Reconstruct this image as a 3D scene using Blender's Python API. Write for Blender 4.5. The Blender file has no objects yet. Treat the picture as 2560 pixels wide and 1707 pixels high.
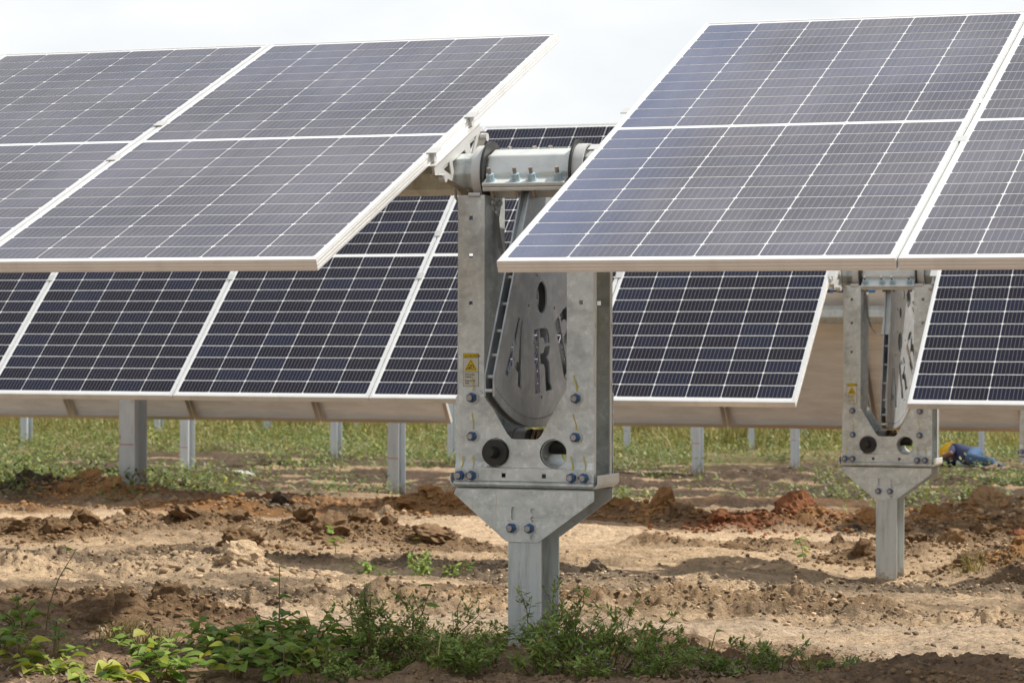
import bpy, bmesh, math, random
import numpy as np
from mathutils import Vector, Matrix, Euler
R = math.radians
random.seed(7); rng = np.random.default_rng(7)
scene = bpy.context.scene
col = scene.collection
ZO = 1.6                                   # the far ground lies at z = 0
# ---------------------------------------------------------------- camera
F, YAW, PIT, ROL = 6858.4, 0.3515, -0.0018, 0.0027
cam = bpy.data.cameras.new('camera'); camo = bpy.data.objects.new('camera', cam); col.objects.link(camo)
cam.sensor_width = 36; cam.lens = F/2560*36
d = Vector((-math.sin(YAW)*math.cos(PIT), math.cos(YAW)*math.cos(PIT), math.sin(PIT)))
r = Vector((math.cos(YAW), math.sin(YAW), 0)); u = r.cross(d)
r2 = r*math.cos(ROL)+u*math.sin(ROL); u2 = -r*math.sin(ROL)+u*math.cos(ROL)
camo.matrix_world = Matrix(((r2.x, u2.x, -d.x, 2.9715), (r2.y, u2.y, -d.y, -6.6034), (r2.z, u2.z, -d.z, -0.2013+ZO), (0, 0, 0, 1)))
cam.clip_end = 3000; cam.clip_start = .1
cam.dof.use_dof = True; cam.dof.focus_distance = 7.9; cam.dof.aperture_fstop = 13
scene.camera = camo
# ---------------------------------------------------------------- sky, sun, exposure
SUN = Vector((0.62, 0.46, 1.0)).normalized()
sun_el = math.asin(SUN.z); sun_az = math.atan2(SUN.x, SUN.y)
w = bpy.data.worlds.new('World'); scene.world = w; w.use_nodes = True
nt = w.node_tree; nt.nodes.clear()
N = nt.nodes.new; L = nt.links.new
out = N('ShaderNodeOutputWorld'); bg = N('ShaderNodeBackground'); bg.inputs['Strength'].default_value = 0.1
sky = N('ShaderNodeTexSky'); sky.sky_type = 'NISHITA'; sky.sun_disc = False
sky.sun_elevation = sun_el; sky.sun_rotation = sun_az; sky.air_density = 1.2; sky.dust_density = 2.0
tc = N('ShaderNodeTexCoord')
mp = N('ShaderNodeMapping'); mp.inputs['Scale'].default_value = (1.0, 1.0, 2.6)
L(tc.outputs['Generated'], mp.inputs['Vector'])
nz = N('ShaderNodeTexNoise'); nz.inputs['Scale'].default_value = 2.6; nz.inputs['Detail'].default_value = 7; nz.inputs['Roughness'].default_value = .55
L(mp.outputs[0], nz.inputs['Vector'])
cr = N('ShaderNodeMapRange'); cr.inputs['From Min'].default_value = .34; cr.inputs['From Max'].default_value = .52
cr.inputs['To Min'].default_value = .10; cr.inputs['To Max'].default_value = .85
L(nz.outputs['Fac'], cr.inputs['Value'])
nz2 = N('ShaderNodeTexNoise'); nz2.inputs['Scale'].default_value = 9; nz2.inputs['Detail'].default_value = 6
L(mp.outputs[0], nz2.inputs['Vector'])
ccol = N('ShaderNodeMix'); ccol.data_type = 'RGBA'
ccol.inputs[6].default_value = (7.5, 7.85, 8.1, 1); ccol.inputs[7].default_value = (8.75, 8.85, 8.9, 1)
cm2 = N('ShaderNodeMapRange'); cm2.inputs['From Min'].default_value = .35; cm2.inputs['From Max'].default_value = .62
L(nz2.outputs['Fac'], cm2.inputs['Value']); L(cm2.outputs[0], ccol.inputs[0])
mx = N('ShaderNodeMix'); mx.data_type = 'RGBA'
# the cloud sheet is thin overhead and closes towards the horizon
sp = N('ShaderNodeSeparateXYZ'); L(tc.outputs['Generated'], sp.inputs[0])
el = N('ShaderNodeMapRange'); el.inputs['From Min'].default_value = .22; el.inputs['From Max'].default_value = .62
el.inputs['To Min'].default_value = .97; el.inputs['To Max'].default_value = 0.0
L(sp.outputs['Z'], el.inputs['Value'])
mxm = N('ShaderNodeMath'); mxm.operation = 'MAXIMUM'; L(cr.outputs[0], mxm.inputs[0]); L(el.outputs[0], mxm.inputs[1])
L(mxm.outputs[0], mx.inputs[0]); L(sky.outputs[0], mx.inputs[6]); L(ccol.outputs[2], mx.inputs[7])
L(mx.outputs[2], bg.inputs['Color']); L(bg.outputs[0], out.inputs['Surface'])
sl = bpy.data.lights.new('sun', 'SUN'); sl.energy = 5.0; sl.angle = R(0.9); sl.color = (1, .94, .84)
so = bpy.data.objects.new('sun', sl); col.objects.link(so)
so.rotation_euler = SUN.to_track_quat('Z', 'Y').to_euler(); so.location = SUN*40
vs = scene.view_settings; vs.view_transform = 'Standard'; vs.look = 'None'; vs.gamma = 1; vs.exposure = 0.24; vs.use_curve_mapping = False
# ---------------------------------------------------------------- materials
def mat(name, base, rough=.6, metal=0., spec=.5, noise=None, bump=0., bscale=60, coat=0, coords='Object'):
    """noise = list of (scale, colour, lo, hi, stretch)"""
    m = bpy.data.materials.new(name); m.use_nodes = True; t = m.node_tree; b = t.nodes['Principled BSDF']
    b.inputs['Roughness'].default_value = rough; b.inputs['Metallic'].default_value = metal
    b.inputs['Specular IOR Level'].default_value = spec; b.inputs['Coat Weight'].default_value = coat
    cur = t.nodes.new('ShaderNodeRGB'); cur.outputs[0].default_value = (*base, 1); o = cur.outputs[0]
    c = t.nodes.new('ShaderNodeTexCoord')
    for (s, cc, lo, hi, st) in (noise or []):
        mpn = t.nodes.new('ShaderNodeMapping'); mpn.inputs['Scale'].default_value = st
        t.links.new(c.outputs[coords], mpn.inputs[0])
        n = t.nodes.new('ShaderNodeTexNoise'); n.inputs['Scale'].default_value = s; n.inputs['Detail'].default_value = 6; n.inputs['Roughness'].default_value = .65
        t.links.new(mpn.outputs[0], n.inputs['Vector'])
        rg = t.nodes.new('ShaderNodeMapRange'); rg.inputs['From Min'].default_value = lo; rg.inputs['From Max'].default_value = hi
        t.links.new(n.outputs['Fac'], rg.inputs['Value'])
        x = t.nodes.new('ShaderNodeMix'); x.data_type = 'RGBA'; x.inputs[7].default_value = (*cc, 1)
        t.links.new(rg.outputs[0], x.inputs[0]); t.links.new(o, x.inputs[6]); o = x.outputs[2]
    t.links.new(o, b.inputs['Base Color'])
    if bump:
        n = t.nodes.new('ShaderNodeTexNoise'); n.inputs['Scale'].default_value = bscale; n.inputs['Detail'].default_value = 8
        t.links.new(c.outputs[coords], n.inputs['Vector'])
        bp = t.nodes.new('ShaderNodeBump'); bp.inputs['Strength'].default_value = 1; bp.inputs['Distance'].default_value = bump
        t.links.new(n.outputs['Fac'], bp.inputs['Height']); t.links.new(bp.outputs[0], b.inputs['Normal'])
    return m
one = (1, 1, 1)
M = {}
M['galv'] = mat('galvanised_steel', (.60, .645, .645), .36, .35, .5, [(60, (.78, .81, .81), .50, .66, (1, 1, .8)), (11, (.43, .465, .465), .46, .64, (1, 1, 1.6)), (5, (.62, .67, .67), .50, .66, (2, 2, .5)), (9, (.46, .43, .35), .60, .74, (4, 4, .4)), (130, (.22, .21, .19), .70, .74, one)], .0005, 260)
M['galv_dull'] = mat('galvanised_steel_dull', (.50, .54, .53), .45, .35, .5, [(40, (.58, .62, .61), .48, .68, one), (6, (.33, .34, .32), .50, .70, (4, 4, .5)), (14, (.40, .36, .28), .60, .74, (3, 3, .5)), (140, (.2, .18, .15), .70, .75, one)], .0005, 240)
M['galv_bright'] = mat('galvanised_steel_bright', (.62, .64, .62), .45, .25, .5, [(12, (.50, .52, .51), .45, .7, one), (7, (.52, .46, .30), .60, .75, (1, 3, 3))], .0003, 200)
M['sector'] = mat('sector_steel', (.33, .365, .395), .36, .3, .5, [(16, (.47, .50, .53), .46, .7, one), (5, (.25, .27, .29), .5, .75, (1, 1.5, 3))], .0003, 160)
M['alu'] = mat('anodised_aluminium', (.80, .80, .79), .38, .55, .5, [(14, (.70, .70, .68), .5, .8, (1, 1, .3))])
M['alu_under'] = mat('aluminium_underside', (.50, .47, .44), .28, .92)  # frame undersides: shade and brown ground reflection put into a darker base
M['cast'] = mat('cast_aluminium', (.52, .52, .51), .5, .2, .5, [(40, (.54, .54, .52), .5, .75, one)])
M['dark'] = mat('black_rubber', (.022, .021, .02), .5, 0, .5, [(30, (.05, .045, .04), .55, .8, one)])
M['stud'] = mat('stud_steel', (.40, .37, .35), .45, .7, .5, [(90, (.26, .21, .17), .5, .7, one)])
M['nut'] = mat('blue_coated_nut', (.035, .125, .30), .42, .1, .5, [(60, (.02, .08, .2), .5, .75, one)])
M['nut_pale'] = mat('zinc_nut', (.42, .55, .62), .4, .5, .5)
M['bronze'] = mat('greasy_chain_steel', (.13, .075, .035), .4, .6, .5, [(50, (.03, .02, .015), .45, .6, one)])
M['gear'] = mat('gearbox_paint', (.13, .125, .12), .5, .1, .5, [(20, (.22, .2, .17), .5, .7, one)])
M['yellow'] = mat('yellow_paint_pen', (.62, .52, .06), .6)
M['redp'] = mat('red_paint_pen', (.5, .03, .03), .6)
M['lab_y'] = mat('label_yellow', (.72, .53, .01), .5); M['lab_w'] = mat('label_white', (.62, .62, .57), .5); M['lab_k'] = mat('label_black', (.03, .025, .02), .5)
M['lab_p'] = mat('label_paper_pink', (.62, .52, .47), .6, 0, .3, [(60, (.45, .38, .34), .55, .62, (1, 2, 1))])
M['sheet_back'] = mat('backsheet_white', (.76, .75, .72), .55, 0, .4, [(3, (.60, .585, .55), .4, .7, (1, 5, 1))])
M['blue'] = mat('blue_ring_plastic', (.02, .16, .45), .4)
M['strap'] = mat('earth_strap', (.27, .25, .22), .5, .3, .5, [(40, (.16, .14, .12), .5, .7, one)])

def glassy(name, dust, cell, dustcol=(.50, .455, .40)):
    """glass covered laminate: printed cell or white sheet below a clear front, with settled dust"""
    m = bpy.data.materials.new(name); m.use_nodes = True; t = m.node_tree; b = t.nodes['Principled BSDF']
    nn = t.nodes.new; l = t.links.new
    tcd = nn('ShaderNodeTexCoord'); geo = nn('ShaderNodeNewGeometry')
    if cell:
        oi = nn('ShaderNodeObjectInfo')
        a = nn('ShaderNodeMix'); a.data_type = 'RGBA'; a.inputs[6].default_value = (.0055, .0045, .0135, 1); a.inputs[7].default_value = (.007, .010, .030, 1)
        pw = nn('ShaderNodeMath'); pw.operation = 'POWER'; pw.inputs[1].default_value = 2; l(oi.outputs['Random'], pw.inputs[0]); l(pw.outputs[0], a.inputs[0])
        sx = nn('ShaderNodeSeparateXYZ'); l(tcd.outputs['Object'], sx.inputs[0])
        # nine bus bars along the panel's long side, and the fine fingers' sheen
        mm = nn('ShaderNodeMath'); mm.operation = 'MULTIPLY'; mm.inputs[1].default_value = 9/.1646; l(sx.outputs['X'], mm.inputs[0])
        ad = nn('ShaderNodeMath'); ad.operation = 'ADD'; ad.inputs[1].default_value = 20.0; l(mm.outputs[0], ad.inputs[0])
        fr = nn('ShaderNodeMath'); fr.operation = 'FRACT'; l(ad.outputs[0], fr.inputs[0])
        sb = nn('ShaderNodeMath'); sb.operation = 'SUBTRACT'; sb.inputs[1].default_value = .5; l(fr.outputs[0], sb.inputs[0])
        ab = nn('ShaderNodeMath'); ab.operation = 'ABSOLUTE'; l(sb.outputs[0], ab.inputs[0])
        lt = nn('ShaderNodeMapRange'); lt.inputs['From Min'].default_value = .060; lt.inputs['From Max'].default_value = .040; l(ab.outputs[0], lt.inputs['Value'])
        bb = nn('ShaderNodeMix'); bb.data_type = 'RGBA'; bb.inputs[7].default_value = (.15, .145, .15, 1)
        l(lt.outputs[0], bb.inputs[0]); l(a.outputs[2], bb.inputs[6]); o = bb.outputs[2]
    else:
        rgb = nn('ShaderNodeRGB'); rgb.outputs[0].default_value = (.74, .75, .75, 1); o = rgb.outputs[0]
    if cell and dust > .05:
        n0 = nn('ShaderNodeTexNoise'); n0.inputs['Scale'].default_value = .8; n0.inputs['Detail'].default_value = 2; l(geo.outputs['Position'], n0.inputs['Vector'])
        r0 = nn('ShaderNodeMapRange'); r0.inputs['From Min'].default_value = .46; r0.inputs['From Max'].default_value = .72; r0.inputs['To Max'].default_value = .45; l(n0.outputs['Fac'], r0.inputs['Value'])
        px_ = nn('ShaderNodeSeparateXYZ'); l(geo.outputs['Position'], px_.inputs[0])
        ra = nn('ShaderNodeMapRange'); ra.inputs['From Min'].default_value = .86; ra.inputs['From Max'].default_value = .60; l(px_.outputs['X'], ra.inputs['Value'])  # blue sky reflection painted onto the right group's left cell column
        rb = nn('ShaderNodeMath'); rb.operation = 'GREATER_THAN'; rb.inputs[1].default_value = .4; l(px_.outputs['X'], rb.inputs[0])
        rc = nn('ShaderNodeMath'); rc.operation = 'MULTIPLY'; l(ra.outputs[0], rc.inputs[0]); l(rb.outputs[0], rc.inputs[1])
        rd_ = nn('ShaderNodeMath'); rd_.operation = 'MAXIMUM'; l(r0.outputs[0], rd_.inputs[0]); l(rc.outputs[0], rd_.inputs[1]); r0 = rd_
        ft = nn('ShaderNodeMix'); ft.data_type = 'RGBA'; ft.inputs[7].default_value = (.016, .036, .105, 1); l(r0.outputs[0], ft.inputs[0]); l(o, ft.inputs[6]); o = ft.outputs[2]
    n1 = nn('ShaderNodeTexNoise'); n1.inputs['Scale'].default_value = 2.2; n1.inputs['Detail'].default_value = 4; l(geo.outputs['Position'], n1.inputs['Vector'])
    r1 = nn('ShaderNodeMapRange'); r1.inputs['From Min'].default_value = .3; r1.inputs['From Max'].default_value = .7
    r1.inputs['To Min'].default_value = dust*.65; r1.inputs['To Max'].default_value = dust*1.35; l(n1.outputs['Fac'], r1.inputs['Value'])
    n2 = nn('ShaderNodeTexNoise'); n2.inputs['Scale'].default_value = 190; n2.inputs['Detail'].default_value = 3; l(geo.outputs['Position'], n2.inputs['Vector'])
    r2_ = nn('ShaderNodeMapRange'); r2_.inputs['From Min'].default_value = .66; r2_.inputs['From Max'].default_value = .74
    r2_.inputs['To Min'].default_value = 0; r2_.inputs['To Max'].default_value = dust*2.6; l(n2.outputs['Fac'], r2_.inputs['Value'])
    n3 = nn('ShaderNodeTexNoise'); n3.inputs['Scale'].default_value = 900; n3.inputs['Detail'].default_value = 1; l(geo.outputs['Position'], n3.inputs['Vector'])
    r3_ = nn('ShaderNodeMapRange'); r3_.inputs['From Min'].default_value = .3; r3_.inputs['From Max'].default_value = .7
    r3_.inputs['To Min'].default_value = -dust*.15; r3_.inputs['To Max'].default_value = dust*.15; l(n3.outputs['Fac'], r3_.inputs['Value'])
    mps = nn('ShaderNodeMapping'); mps.inputs['Scale'].default_value = (34, 1.1, 1.1); l(geo.outputs['Position'], mps.inputs[0])
    n4 = nn('ShaderNodeTexNoise'); n4.inputs['Scale'].default_value = 1; n4.inputs['Detail'].default_value = 4; l(mps.outputs[0], n4.inputs['Vector'])
    r4 = nn('ShaderNodeMapRange'); r4.inputs['From Min'].default_value = .3; r4.inputs['From Max'].default_value = .7; r4.inputs['To Min'].default_value = .86; r4.inputs['To Max'].default_value = 1.14; l(n4.outputs['Fac'], r4.inputs['Value'])
    m4 = nn('ShaderNodeMath'); m4.operation = 'MULTIPLY'; l(r1.outputs[0], m4.inputs[0]); l(r4.outputs[0], m4.inputs[1])
    s1 = nn('ShaderNodeMath'); s1.operation = 'ADD'; l(m4.outputs[0], s1.inputs[0]); l(r2_.outputs[0], s1.inputs[1])
    s2 = nn('ShaderNodeMath'); s2.operation = 'ADD'; s2.use_clamp = True; l(s1.outputs[0], s2.inputs[0]); l(r3_.outputs[0], s2.inputs[1])
    dm = nn('ShaderNodeMix'); dm.data_type = 'RGBA'; dm.inputs[7].default_value = (*dustcol, 1)
    l(s2.outputs[0], dm.inputs[0]); l(o, dm.inputs[6]); l(dm.outputs[2], b.inputs['Base Color'])
    b.inputs['IOR'].default_value = 1.40 if dust > .05 else 1.27; b.inputs['Specular IOR Level'].default_value = .5
    b.inputs['Roughness'].default_value = .12 + dust*.9
    return m
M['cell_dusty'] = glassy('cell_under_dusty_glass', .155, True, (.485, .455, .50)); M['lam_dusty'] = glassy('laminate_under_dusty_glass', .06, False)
M['cell_clean'] = glassy('cell_under_clean_glass', .012, True); M['lam_clean'] = glassy('laminate_under_clean_glass', .012, False)

# pile steel with mud splashed and smeared on the part just above the soil
M['pile_near'] = mat('pile_galvanised_muddy', (.56, .60, .60), .45, .35, .5, [(40, (.58, .62, .61), .48, .68, one), (6, (.34, .35, .33), .50, .70, (4, 4, .5)), (16, (.42, .38, .30), .60, .74, (3, 3, .4))], .0005, 240)
def muddy(m, z0, z1):
    t = m.node_tree; nn = t.nodes.new; l = t.links.new; b = t.nodes['Principled BSDF']; src = b.inputs['Base Color'].links[0].from_socket
    c = nn('ShaderNodeTexCoord'); sx = nn('ShaderNodeSeparateXYZ'); l(c.outputs['Object'], sx.inputs[0])
    g = nn('ShaderNodeMapRange'); g.inputs['From Min'].default_value = z1; g.inputs['From Max'].default_value = z0; l(sx.outputs['Z'], g.inputs['Value'])
    n = nn('ShaderNodeTexNoise'); n.inputs['Scale'].default_value = 32; n.inputs['Detail'].default_value = 7; n.inputs['Roughness'].default_value = .7; l(c.outputs['Object'], n.inputs['Vector'])
    a = nn('ShaderNodeMath'); a.operation = 'MULTIPLY'; l(g.outputs[0], a.inputs[0]); l(n.outputs['Fac'], a.inputs[1])
    r_ = nn('ShaderNodeMapRange'); r_.inputs['From Min'].default_value = .30; r_.inputs['From Max'].default_value = .42; r_.inputs['To Max'].default_value = .85; l(a.outputs[0], r_.inputs['Value'])
    x = nn('ShaderNodeMix'); x.data_type = 'RGBA'; x.inputs[7].default_value = (.30, .21, .13, 1); l(r_.outputs[0], x.inputs[0]); l(src, x.inputs[6]); l(x.outputs[2], b.inputs['Base Color'])
muddy(M['pile_near'], -1.52, -1.28)
def leafmat(name, c1, c2, tr=.35, c3=None):
    m = bpy.data.materials.new(name); m.use_nodes = True; t = m.node_tree; nn = t.nodes.new; l = t.links.new
    b = t.nodes['Principled BSDF']; o = t.nodes['Material Output']; b.inputs['Roughness'].default_value = .55
    g = nn('ShaderNodeNewGeometry'); oi = nn('ShaderNodeObjectInfo')
    ad = nn('ShaderNodeMath'); ad.operation = 'ADD'; l(g.outputs['Random Per Island'], ad.inputs[0]); l(oi.outputs['Random'], ad.inputs[1])
    fr = nn('ShaderNodeMath'); fr.operation = 'FRACT'; l(ad.outputs[0], fr.inputs[0])
    cr_ = nn('ShaderNodeValToRGB'); e = cr_.color_ramp.elements; e[0].color = (*c1, 1); e[1].color = (*c2, 1); e[1].position = .93
    if c3:
        k = cr_.color_ramp.elements.new(.965); k.color = (*c3, 1)
    l(fr.outputs[0], cr_.inputs[0]); l(cr_.outputs[0], b.inputs['Base Color'])
    tl = nn('ShaderNodeBsdfTranslucent'); l(cr_.outputs[0], tl.inputs['Color'])
    ms = nn('ShaderNodeMixShader'); ms.inputs[0].default_value = tr; l(b.outputs[0], ms.inputs[1]); l(tl.outputs[0], ms.inputs[2]); l(ms.outputs[0], o.inputs['Surface'])
    return m
M['leaf'] = leafmat('broad_leaf', (.12, .22, .03), (.29, .42, .085), .45, (.36, .36, .05))
M['leaf_y'] = leafmat('yellowing_leaf', (.16, .27, .04), (.42, .42, .05), .35, (.25, .22, .08))
M['leaf_f'] = leafmat('fine_leaf', (.12, .20, .04), (.30, .40, .085), .3, (.30, .19, .05))
M['grass'] = leafmat('grass_blade', (.105, .115, .022), (.34, .295, .075), .3, (.48, .38, .17))
M['dry'] = leafmat('dry_grass_stalk', (.40, .31, .13), (.55, .46, .22), .2)
M['weed'] = leafmat('far_weed_leaf', (.07, .11, .025), (.20, .235, .055), .3, (.35, .35, .06))
M['stem'] = mat('plant_stem', (.13, .11, .045), .7, 0, .3, [(20, (.16, .08, .045), .4, .7, one)])
M['flower'] = mat('pink_petal', (.55, .30, .55), .6)

# ---------------------------------------------------------------- mesh helpers
def newmesh(name, v, f, m=None, smooth=False):
    me = bpy.data.meshes.new(name)
    v = np.asarray(v, dtype=np.float32)
    if isinstance(f, np.ndarray):
        n, k = f.shape
        me.vertices.add(len(v)); me.vertices.foreach_set('co', v.ravel())
        me.loops.add(n*k); me.loops.foreach_set('vertex_index', f.astype(np.int32).ravel())
        me.polygons.add(n); me.polygons.foreach_set('loop_start', np.arange(n, dtype=np.int32)*k)
        me.update(calc_edges=True)
    else:
        me.from_pydata([tuple(map(float, a)) for a in v], [], f); me.update()
    if smooth: me.polygons.foreach_set('use_smooth', [True]*len(me.polygons))
    if m: me.materials.append(m)
    return me
def link(name, me, parent=None, loc=None, rot=None, **kw):
    o = bpy.data.objects.new(name, me); col.objects.link(o)
    if parent: o.parent = parent
    if loc is not None: o.location = loc
    if rot is not None: o.rotation_euler = rot
    for k, v in kw.items(): o[k] = v
    return o
def thing(name, label, cat, loc=(0, 0, 0), rot=(0, 0, 0), group=None):
    o = link(name, None, None, loc, rot, label=label, category=cat); o.empty_display_size = .1
    if group: o['group'] = group
    return o
def tag(o, label, cat, group=None):
    o['label'] = label; o['category'] = cat
    if group: o['group'] = group
class MB:
    def __init__(s): s.v = []; s.f = []
    def add(s, v, f):
        k = len(s.v); s.v += [tuple(a) for a in v]; s.f += [tuple(i+k for i in q) for q in f]; return s
    def box(s, x0, x1, y0, y1, z0, z1, M_=None):
        v = [Vector(a) for a in ((x0, y0, z0), (x1, y0, z0), (x1, y1, z0), (x0, y1, z0), (x0, y0, z1), (x1, y0, z1), (x1, y1, z1), (x0, y1, z1))]
        if M_: v = [M_ @ a for a in v]
        return s.add(v, [(0, 3, 2, 1), (4, 5, 6, 7), (0, 1, 5, 4), (1, 2, 6, 5), (2, 3, 7, 6), (3, 0, 4, 7)])
    def cyl(s, p0, p1, r0, seg=16, r1=None, cap=True, rot=0.):
        p0 = Vector(p0); p1 = Vector(p1); r1 = r0 if r1 is None else r1
        a = (p1-p0).normalized(); b = a.orthogonal().normalized(); c = a.cross(b)
        v = []; f = []
        for P, rr in ((p0, r0), (p1, r1)):
            for i in range(seg):
                t = 2*math.pi*i/seg+rot; v.append(P+b*math.cos(t)*rr+c*math.sin(t)*rr)
        f = [(i, (i+1) % seg, seg+(i+1) % seg, seg+i) for i in range(seg)]
        if cap: f += [tuple(range(seg))[::-1], tuple(range(seg, 2*seg))]
        return s.add(v, f)
    def ring(s, p0, p1, ri, ro, seg=32):
        p0 = Vector(p0); p1 = Vector(p1); a = (p1-p0).normalized(); b = a.orthogonal().normalized(); c = a.cross(b)
        v = []
        for P, rr in ((p0, ri), (p0, ro), (p1, ro), (p1, ri)):
            for i in range(seg):
                t = 2*math.pi*i/seg; v.append(P+b*math.cos(t)*rr+c*math.sin(t)*rr)
        f = []
        for k in range(4):
            k2 = (k+1) % 4
            for i in range(seg): j = (i+1) % seg; f.append((k*seg+i, k*seg+j, k2*seg+j, k2*seg+i))
        return s.add(v, f)
    def tube(s, pts, rad, seg=8):
        P = [Vector(p) for p in pts]; v = []; f = []
        for i, p in enumerate(P):
            t = (P[min(i+1, len(P)-1)]-P[max(i-1, 0)]).normalized()
            b = t.orthogonal().normalized() if i == 0 else (b-t*b.dot(t)).normalized()
            c = t.cross(b); rr = rad[i] if isinstance(rad, (list, tuple)) else rad
            for k in range(seg):
                an = 2*math.pi*k/seg; v.append(p+b*math.cos(an)*rr+c*math.sin(an)*rr)
        for i in range(len(P)-1):
            for k in range(seg):
                j = (k+1) % seg; f.append((i*seg+k, i*seg+j, (i+1)*seg+j, (i+1)*seg+k))
        f += [tuple(range(seg))[::-1], tuple(range((len(P)-1)*seg, len(P)*seg))]
        return s.add(v, f)
    def mesh(s, me, M_):
        return s.add([M_ @ v.co for v in me.vertices], [tuple(p.vertices) for p in me.polygons])
    def me(s, name, m, smooth=False, bevel=0.):
        me = newmesh(name, s.v, s.f, None, False)
        bm = bmesh.new(); bm.from_mesh(me)
        bmesh.ops.recalc_face_normals(bm, faces=bm.faces)
        if bevel:
            ed = [e for e in bm.edges if len(e.link_faces) == 2 and e.calc_face_angle(0) > .6]
            bmesh.ops.bevel(bm, geom=ed, offset=bevel, segments=2, affect='EDGES', profile=.5, clamp_overlap=True)
        bm.to_mesh(me); bm.free()
        me.materials.append(m)
        if smooth:
            me.polygons.foreach_set('use_smooth', [True]*len(me.polygons))
            try: me.set_sharp_from_angle(angle=R(35))
            except Exception: pass
        return me
    def build(s, name, m, parent=None, smooth=False, bevel=0., loc=None, rot=None, **kw):
        return link(name, s.me(name, m, smooth, bevel), parent, loc, rot, **kw)
def circle(cx, cy, r_, n=20): return [(cx+r_*math.cos(2*math.pi*i/n), cy+r_*math.sin(2*math.pi*i/n)) for i in range(n)]
def sq(cx, cy, s_): h = s_/2; return [(cx-h, cy-h), (cx+h, cy-h), (cx+h, cy+h), (cx-h, cy+h)]
def plate(outer, holes, th):
    """flat plate with real holes in local XY, thickness along Z, as a mesh"""
    cu = bpy.data.curves.new('p', 'CURVE'); cu.dimensions = '2D'; cu.fill_mode = 'BOTH'; cu.extrude = th/2
    for poly in [outer]+list(holes):
        sp_ = cu.splines.new('POLY'); sp_.points.add(len(poly)-1)
        for i, (a, b) in enumerate(poly): sp_.points[i].co = (a, b, 0, 1)
        sp_.use_cyclic_u = True
    o = bpy.data.objects.new('p', cu); col.objects.link(o)
    bpy.context.view_layer.update()
    me = bpy.data.meshes.new_from_object(o.evaluated_get(bpy.context.evaluated_depsgraph_get()))
    bpy.data.objects.remove(o); bpy.data.curves.remove(cu)
    return me
def textmesh(s, size, th=.0002):
    cu = bpy.data.curves.new('t', 'FONT'); cu.body = s; cu.size = size; cu.extrude = th; cu.offset = size*.012; cu.resolution_u = 3
    o = bpy.data.objects.new('t', cu); col.objects.link(o); bpy.context.view_layer.update()
    me = bpy.data.meshes.new_from_object(o.evaluated_get(bpy.context.evaluated_depsgraph_get()))
    bpy.data.objects.remove(o); bpy.data.curves.remove(cu)
    return me
FRONT = Matrix(((1, 0, 0, 0), (0, 0, -1, 0), (0, 1, 0, 0), (0, 0, 0, 1)))      # plate XY -> world XZ, facing -Y
def front(y, x=0, z=0): return Matrix.Translation((x, y, z)) @ FRONT
SIDE = Matrix(((0, 0, 1, 0), (1, 0, 0, 0), (0, 1, 0, 0), (0, 0, 0, 1)))        # plate XY -> YZ, facing +X

# ---------------------------------------------------------------- noise
def _h(ix, iy, s):
    n = (ix*374761393+iy*668265263+s*1442695041) & 0xffffffff
    n = ((n ^ (n >> 13))*1274126177) & 0xffffffff
    return ((n ^ (n >> 16)) & 0xffffff)/float(0xffffff)
def vnoise(x, y, s=0):
    ix = np.floor(x).astype(np.int64); iy = np.floor(y).astype(np.int64); fx = x-ix; fy = y-iy
    fx = fx*fx*fx*(fx*(fx*6-15)+10); fy = fy*fy*fy*(fy*(fy*6-15)+10)
    a = _h(ix, iy, s); b = _h(ix+1, iy, s); c = _h(ix, iy+1, s); e = _h(ix+1, iy+1, s)
    return (a*(1-fx)+b*fx)*(1-fy)+(c*(1-fx)+e*fx)*fy
def fbm(x, y, o=4, s=0, g=.5):
    t = 0; a = 1; w_ = 0
    for i in range(o):
        t = t+a*vnoise(x*2**i+i*17.3, y*2**i-i*9.1, s+i); w_ += a; a *= g
    return t/w_
def worley(x, y, s=0):
    ix = np.floor(x).astype(np.int64); iy = np.floor(y).astype(np.int64)
    f1 = np.full(x.shape, 9.); f2 = np.full(x.shape, 9.)
    for dx in (-1, 0, 1):
        for dy in (-1, 0, 1):
            px = ix+dx+_h(ix+dx, iy+dy, s); py = iy+dy+_h(ix+dx, iy+dy, s+7)
            dd = np.hypot(px-x, py-y)
            f2 = np.where(dd < f1, f1, np.minimum(f2, dd)); f1 = np.minimum(f1, dd)
    return f1, f2
def sstep(a, b, x): t = np.clip((x-a)/(b-a), 0, 1); return t*t*(3-2*t)
def gauss(x, y, cx, cy, sx, sy): return np.exp(-((x-cx)/sx)**2-((y-cy)/sy)**2)

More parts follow.
